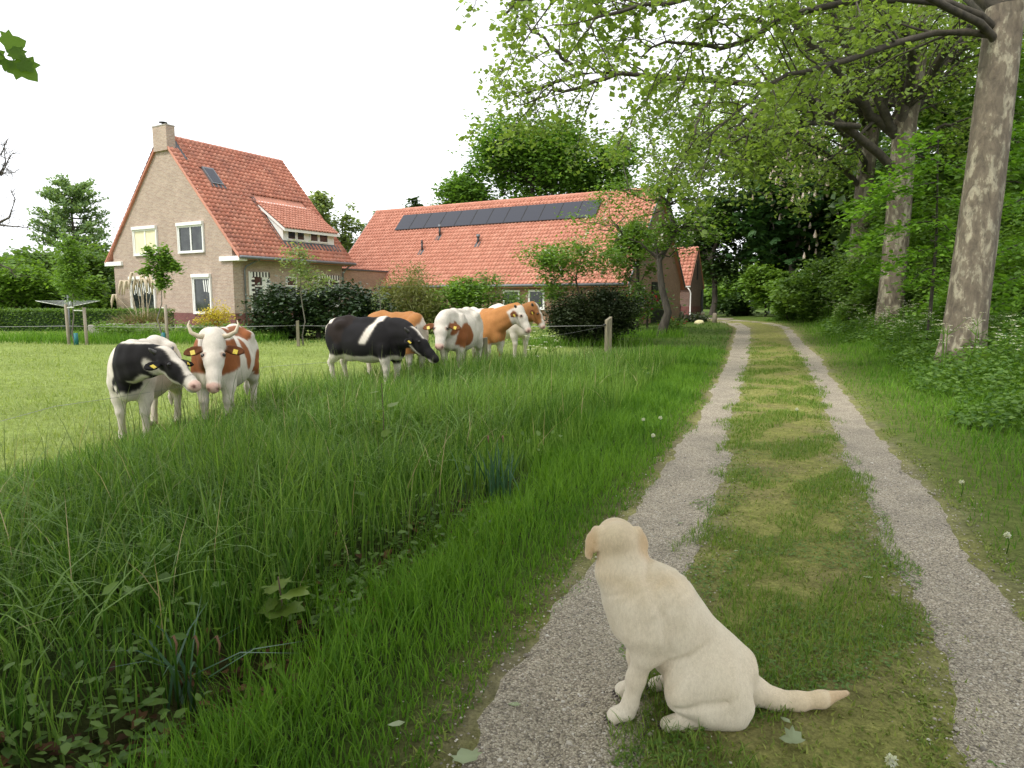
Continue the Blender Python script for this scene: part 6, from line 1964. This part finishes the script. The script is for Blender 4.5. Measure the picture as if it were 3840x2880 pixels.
M_claw = plain('claw', (.05, .035, .03), .4, .2, 9)
m, t, b, o_ = mat('dog_coat')
col = attr(t, 'coat', False); co = objco(t)
mpn = t.nodes.new('ShaderNodeMapping'); mpn.inputs['Scale'].default_value = (1, 1, .35); mpn.inputs['Rotation'].default_value = (0, .75, 0); t.links.new(co, mpn.inputs[0])
n1 = noise(t, 130, 5, mpn.outputs[0], .6, .7); n2 = noise(t, 12, 5, co, .4)
c = mixc(t, 1.0, col, ramp(t, n1, [(.25, (.84, .82, .79)), (.75, (1.12, 1.12, 1.12))]), 'MULTIPLY')
c = mixc(t, 1.0, c, ramp(t, n2, [(.3, (.93, .91, .88)), (.7, (1.05, 1.05, 1.05))]), 'MULTIPLY')
t.links.new(c, b.inputs['Base Color'])
b.inputs['Roughness'].default_value = .7
b.inputs['Specular IOR Level'].default_value = .25
b.inputs['Sheen Weight'].default_value = .2; b.inputs['Sheen Roughness'].default_value = .4
bump(t, n1, .3, .004, b)
M_dog = m
make_dog()
# ------------------------------------------------------------------ fence, clothes dryer, bollards, small things
M_post = barkmat('fence_post_wood', (.12, .11, .075), (.30, .26, .17), 10, .15, .5)
M_wire = plain('wire', (.30, .30, .29), .5, .1, 5, .6)
M_ins = plain('insulator', (.02, .02, .02), .4, .1, 5)
def post(label, x, y, h_, wd, slant=.06, rz=0.3):
    z = float(H(x, y))
    root = empty('fence_post', (x, y, z), label, 'post', rz, 'posts of the pasture fence')
    w2 = wd / 2
    MB().hexa([(-w2, -w2, -.3), (w2, -w2, -.3), (w2, w2, -.3), (-w2, w2, -.3)], [(-w2, -w2, h_ - slant), (w2, -w2, h_), (w2, w2, h_), (-w2, w2, h_ - slant)]).build('shaft', M_post, root, bevel=.008)
    MB().tube([(-w2, 0, h_ * .8), (-w2 - .07, 0, h_ * .8)], .022, 8).build('insulator', M_ins, root, True)
    return root
P1 = W(607.8, 358.8, 18.7)
post('tall weathered fence post with slanted top right of the cows', float(P1[0]), 18.7, 1.12, .15, .1, .35)
post('mossy fence post in front of the tan and white cow', -.62, 15.3, .78, .13, .03, .2)
post('small grey fence post in front of the dark laurel', *[float(q) for q in gp(641, 22.3)[:2]], .85, .09, .02, .1)
def wire(label, pts, r=.006):
    mb = MB()
    P = []
    for a, c in zip(pts[:-1], pts[1:]):
        a, c = np.array(a, float), np.array(c, float)
        for k in range(9):
            u = k / 8; q = a + (c - a) * u; q[2] -= .05 * math.sin(math.pi * u); P.append(q)
    mb.tube(np.array(P) + 1e-5 * np.arange(len(P))[:, None], r, 5)
    tag(mb.build('fence_wire', M_wire, None, True), label, 'wire', 'wires of the pasture fence')
hz = lambda x, y, h_: (x, y, float(H(x, y)) + h_)
g3 = gp(641, 22.3)
wire('wire running from the tall post left past the yew and the laurel', [hz(P1[0] - .12, 18.7, .88), hz(g3[0], 22.3, .68), hz(-15.2, 23.2, .6), hz(-22, 24, .6)], .007)
wire('wire running along the tall grass from post to post', [hz(P1[0] - .1, 18.68, .86), hz(-.68, 15.3, .62), hz(-3.85, 10.6, .62), hz(-4.4, 6.5, .62), hz(-4.5, 2.0, .62)], .0022)

# rotary clothes dryer
p = gp(147, 24.3)
dr_ = empty('clothes_dryer', tuple(p), 'grey umbrella clothes dryer standing by the staked sapling', 'clothes dryer', .5)
MB().tube([(0, 0, 0), (0, 0, 1.62)], .028, 8).build('pole', M_zinc, dr_, True)
M_line = plain('plastic_line', (.45, .47, .47), .6, .1, 5)
tips = []
for k in range(4):
    a = math.pi / 2 * k
    e = np.array([math.cos(a) * .95, math.sin(a) * .95, 1.42])
    MB().tube([(0, 0, 1.2), e], .014, 6).build('arm', M_white, dr_, True); tips.append(e)
    MB().tube([(0, 0, 1.6), (math.cos(a) * .35, math.sin(a) * .35, 1.28)], .008, 5).build('stay', M_zinc, dr_, True)
for j in range(7):
    s_ = .25 + .75 * j / 6
    ring = [np.array([0, 0, 1.2]) + (e - (0, 0, 1.2)) * s_ for e in tips]
    MB().tube(ring + [ring[0]], .006, 4).build('line', M_line, dr_)
# low garden wall with stone
p = gp(275, 27.6)
gw_ = empty('garden_wall', tuple(p), 'low stone garden edging in front of the hedge', 'wall', .45)
for k in range(7):
    MB().box(-1.4 + k * .4, -1.4 + k * .4 + .38, -.12, .12, -.1, .42 + .02 * (k % 3)).build('stone_block', M_conc, gw_, bevel=.02)
p = gp(234, 28.6)
rb = empty('playing_ball', tuple(p), 'pale blue and white ball lying beside the hedge', 'ball')
M_blue = plain('ball_blue', (.25, .55, .72), .5, .05, 5)
for k in range(8):
    v = []; f = []
    for i in range(7):
        for j in range(4):
            ph = math.pi * i / 6; a = 2 * math.pi * (k + j / 3) / 8
            v.append((.22 * math.sin(ph) * math.cos(a), .22 * math.sin(ph) * math.sin(a), .2 + .22 * math.cos(ph)))
    for i in range(6):
        for j in range(3): f.append((i * 4 + j, i * 4 + j + 1, i * 4 + j + 5, i * 4 + j + 4))
    MB().add(v, f).build('panel', M_blue if k % 2 else M_white, rb, True)
# wooden bollards and a stone at the bend
for k, (xd, y, hh, r_, lb) in enumerate([(1545, 38, .5, .13, 'grey wooden bollard at the bend of the lane'), (1519, 42, .5, .13, 'farther wooden bollard behind the low planting'), (1473, 40, .55, .13, 'brown wooden bollard left of the low planting')]):
    p = gp(xd, y)
    bo = empty('bollard', tuple(p), lb, 'bollard', 0, 'bollards at the bend of the lane')
    MB().tube([(0, 0, -.2), (0, 0, hh - .06), (0, 0, hh)], [r_, r_ * .96, r_ * .8], 12).build('shaft', M_stake if k < 2 else M_post, bo, True)
    MB().tube([(0, 0, hh), (0, 0, hh + .03)], [r_ * .8, r_ * .5], 12).build('top', M_stake, bo, True)
p = gp(1497, 39)
clump_tree('low_planting', 'low grey-green ground plant between the bollards', 'plant', p, .5, .02, [(0, 0, .22, .95, .5, .16, 1)], 26, 40, .13, leafmat('grey_leaf', (.07, .10, .06), (.15, .18, .11)), M_barkb, 90, 'oval', .14, .3)
def stone(label, p, r, m, seed):
    B = Body((-r[0] * 1.6, -r[1] * 1.6, -.05), (r[0] * 1.6, r[1] * 1.6, r[2] * 2), max(r) / 9)
    B.ell((0, 0, r[2] * .4), r, .03); B.ell((r[0] * .3, -.05, r[2] * .7), (r[0] * .5, r[1] * .6, r[2] * .6), .06)
    v, f = B.mesh(); v = v + .08 * r[2] * n3(v, 9, seed)[:, None]
    o = obj('boulder', mesh_np('boulder', v, f, smooth=True), m)
    o.location = p
    return tag(o, label, 'stone')
stone('pale yellow stone lying on the lawn near the bollards', tuple(gp(1512, 36)), (.26, .2, .16), plain('pale_stone', (.72, .66, .38), .9, .12, 7), 3)

# dandelion clocks
M_fluff = leafmat('seed_fluff', (.60, .60, .58), (.80, .80, .78), .4, .9, .1)
def dandelion(x, y, h_, r_, label):
    z = float(H(x, y))
    root = empty('dandelion_clock', (x, y, z), label, 'flower', 0, 'dandelion clocks')
    MB().tube([(0, 0, 0), (.01, 0, h_ * .6), (0, .01, h_)], .0025 * (1 + .08 * y), 5).build('stem', M_verge, root, True)
    r = np.random.default_rng(int(abs(x * 1000)) + 3)
    n = 70
    d = r.normal(size=(n, 3)); d /= np.linalg.norm(d, axis=1)[:, None]
    vv, ff = sphere_np((0, .01, h_), r_ * .55, 10, 6)
    hd = MB().add(vv, ff).build('seed_head', M_fluff, root, True)
    leaves('fluff', 'diamond', np.array([0, .01, h_]) + d * r_ * .6, r_ * .75, M_fluff, hd, 4, 0.0, None, d * 3)
for xd, yd, lb, h_ in [(1390, 906, 'dandelion clock in the left verge, left of the pair', .3), (1427, 903, 'dandelion clock beside the left track, right of the pair', .32), (1411, 941, 'dandelion clock lower in the verge near the track', .25), (1722, 884, 'dandelion clock on the strip between the tracks', .16), (2079, 1042, 'dandelion clock at the right edge of the right track', .12), (1929, 1648, 'dandelion clock close to the camera at the bottom edge', .07), (2178, 1157, 'dandelion clock in the grass at the far right edge', .12)]:
    px, py = D(xd, yd); d = pix_dir(px, py); t_ = .5
    while EYE + d[2] * t_ > float(H(d[0] * t_, d[1] * t_)) + h_: t_ += .01
    dandelion(float(d[0] * t_), float(d[1] * t_), h_, .017, lb)

# fallen leaves on the lane
M_fallen = leafmat('fallen_leaf', (.30, .36, .20), (.42, .47, .30), .2, .7, .2)
def fallen(xd, yd, s, rz, kind, label, curl=.25, lift=.02):
    px, py = D(xd, yd); d = pix_dir(px, py); t_ = .5
    while EYE + d[2] * t_ > float(H(d[0] * t_, d[1] * t_)) + lift: t_ += .005
    v0, f0 = LEAF[kind]
    v = v0 * (s, s, s); v[:, 1] -= s * .5
    v[:, 2] += curl * s * ((v[:, 0] / s) ** 2 * 1.2 + (v[:, 1] / s) ** 2)
    R_ = rotz(rz)
    me = mesh_np('fallen_leaf', v @ R_.T, f0, {'rnd': np.full(len(v), .5)})
    o = obj('fallen_leaf', me, M_fallen); o.location = (d[0] * t_, d[1] * t_, EYE + d[2] * t_)
    md = o.modifiers.new('s', 'SOLIDIFY'); md.thickness = .0008
    tag(o, label, 'leaf', 'fallen plane leaves')
fallen(1005, 1632,   .085, .4, 'maple', 'fallen pale plane leaf at the bottom edge left of the track', .2)
fallen(857, 1566, .06, 1.8, 'oval', 'curled pale leaf in the short grass left of the track', .5, .08)
fallen(1708, 1600, .075, 1.5, 'maple', 'curled pale leaf below the tip of the tail', .6)
fallen(1697, 1556, .045, .5, 'oval', 'small pale leaf right under the tail', .3)
fallen(1112, 1522, .05, 1.4, 'oval', 'small green leaf on the gravel left of the front paw', .2, .012)
fallen(1875, 1248, .05, 1.2, 'oval', 'small pale leaf on the strip beside the right track', .5)
fallen(1590, 1190, .03, 2, 'oval', 'tiny leaf on the strip right of the head of the dog', .3)
fallen(1470, 1130, .04, 1.5, 'oval', 'small leaf on the left track ahead of the dog', .2, .012)
# plants in the ditch: oak seedling, maple seedling, ivy tuft, daffodil leaves
def seedling(name, label, xd, yd, dist, n, ls, kind, m, hgt, seed, spread):
    p = spot(xd / 2.16016, dist)
    root = empty(name, tuple(p), label, 'plant')
    r = np.random.default_rng(seed)
    MB().tube([(0, 0, -.02), (.01, .01, hgt * .6), (0, 0, hgt)], .004, 5).build('stem', M_barkb, root, True)
    a = np.arange(n) * 2.4
    P = np.stack([.02 * np.cos(a), .02 * np.sin(a), hgt * (.45 + .55 * np.arange(n) / n)], 1)
    dr = np.stack([np.cos(a), np.sin(a), np.full(n, -.1)], 1) * 3
    P = P + r.normal(0, spread, (n, 3))
    for i in range(n):
        leaves('leaf', kind, P[i:i + 1], ls, m, root, seed + i, .6, None, dr[i:i + 1])
F_seed = leafmat('seedling_leaf', (.14, .22, .03), (.22, .30, .06), .4)
seedling('oak_seedling', 'bright green oak seedling with lobed leaves at the edge of the ditch', 575, 1290, 3.35, 9, .11, 'maple', F_seed, .36, 4, .015)
seedling('maple_seedling', 'yellow-green maple seedling rising from the tall grass', 820, 900, 6.3, 5, .11, 'maple', F_seed, .85, 5, .03)
seedling('herb_tuft', 'low leafy herb tuft right of the oak seedling', 700, 1290, 3.5, 46, .045, 'oval', F_mid, .16, 6, .075)
seedling('bramble_shoot', 'small herb with round leaves in the ditch', 600, 1350, 3.15, 16, .055, 'oval', F_seed, .10, 7, .09)
p = spot(1075 / 2.16016, 5.55)
df = empty('daffodil_clump', tuple(p), 'blue-green daffodil leaves with two withered flowers at the bank', 'plant')
r_ = np.random.default_rng(3); n = 42
obj('leaves', rel_blades(r_.normal(0, .1, n), r_.normal(0, .06, n), .34 + .22 * r_.random(n), np.full(n, .016), .08 + .35 * r_.random(n), 4), leafmat('daffodil_leaf', (.03, .09, .045), (.07, .15, .075), .2, .4, .5), df)
for dx in (-.09, .03):
    MB().tube([(dx, 0, 0), (dx - .01, 0, .3), (dx, -.01, .52)], .005, 5).build('stem', M_verge, df, True)
    MB().tube([(dx, -.01, .52), (dx + .01, -.03, .545), (dx + .012, -.045, .52), (dx + .012, -.05, .49)], [.004, .007, .006, .002], 7).build('withered_flower', plain('withered', (.15, .08, .04), .8, .2, 20), df, True)
p = spot(330 / 2.16016, 2.75)
d2 = empty('daffodil_clump', tuple(p), 'leaning daffodil leaves and curled brown flower at the lower left', 'plant')
n = 12
obj('leaves', rel_blades(r_.normal(0, .06, n), r_.normal(0, .05, n), .4 + .2 * r_.random(n), np.full(n, .016), .6 + .4 * r_.random(n), 5), bpy.data.materials['daffodil_leaf'], d2)
for k in range(3):
    MB().tube([(.03 * k, 0, 0), (.05 * k, 0, .25), (.09 * k, -.02, .34)], .005, 5).build('stem', M_verge, d2, True)
    MB().tube([(.09 * k, -.02, .34), (.09 * k + .02, -.04, .36), (.09 * k + .035, -.05, .33), (.09 * k + .03, -.05, .28)], [.003, .005, .005, .002], 7).build('withered_flower', bpy.data.materials['withered'], d2, True)
# tree behind the camera on the left: its crown shades the foreground, one twig hangs into the picture
def near_maple():
    base = np.array([-4.6, -3.4, 0.]); base[2] = H(base[0], base[1])
    root = empty('maple_tree', tuple(base), 'maple twig with lobed leaves hanging in at the upper left corner', 'tree')
    r = np.random.default_rng(77); ta = TA()
    ta.tube([(0, 0, -.3), (.1, .1, 3), (.2, .2, 6.5)], .3, .18, 12)
    PP = []
    for i in range(330):
        a = r.random() * 6.28; rr = 7.5 * math.sqrt(r.random())
        c = np.array([2.6 + rr * math.cos(a), 2.0 + rr * .85 * math.sin(a), 5.2 + 4.0 * r.random()])
        wv = base + c
        if wv[1] > 0 and wv[2] - EYE < .5 * wv[1] + 1.2: continue
        ta.tube(curve_pts((.2, .2, 4.5 + 2 * r.random()), c, .06, 6, r, .2), .05, .01, 5)
        PP.append(c + r.normal(0, .42, (34, 3)))
    P = np.concatenate(PP)
    keep = ~((P[:, 1] + base[1] > 0) & (P[:, 2] + base[2] - EYE < .47 * (P[:, 1] + base[1]) + .5))
    P = P[keep]
    # the hanging twig
    tw = [np.array(W(-40, -30, 3.2)), np.array(W(-12, 40, 3.25)), np.array(W(4, 58, 3.3))]
    tw = [q - base for q in tw]
    ta.tube([np.array([.2, .2, 5.0]), np.array([.9, 3.6, 4.6]), tw[0]], .03, .008, 5)
    ta.tube(tw, .007, .003, 5)
    obj('trunk', ta.mesh('trunk'), M_barkg, root)
    leaves('crown', 'diamond', P, .3, F_maple, root, 6, .5)
    Q = np.array([W(x, y, 3.28) for x, y in ((4, 46), (11, 49), (9, 60), (15, 60), (1, 62), (20, 62))]) - base
    dd = np.array([(1, -.3, .4), (1, 0, -.5), (.1, -.5, -1), (1, -.2, -.6), (-.8, 0, .3), (.6, .3, -.8)], float)
    v = []; 
    for i in range(len(Q)):
        leaves('twig_leaf', 'maple', Q[i:i + 1], .085, F_maple, root, 90 + i, .75, None, dd[i:i + 1] * 3, (.5, -.8, .1))
F_maple = leafmat('leaf_maple', (.11, .20, .03), (.18, .30, .06), .5)
near_maple()
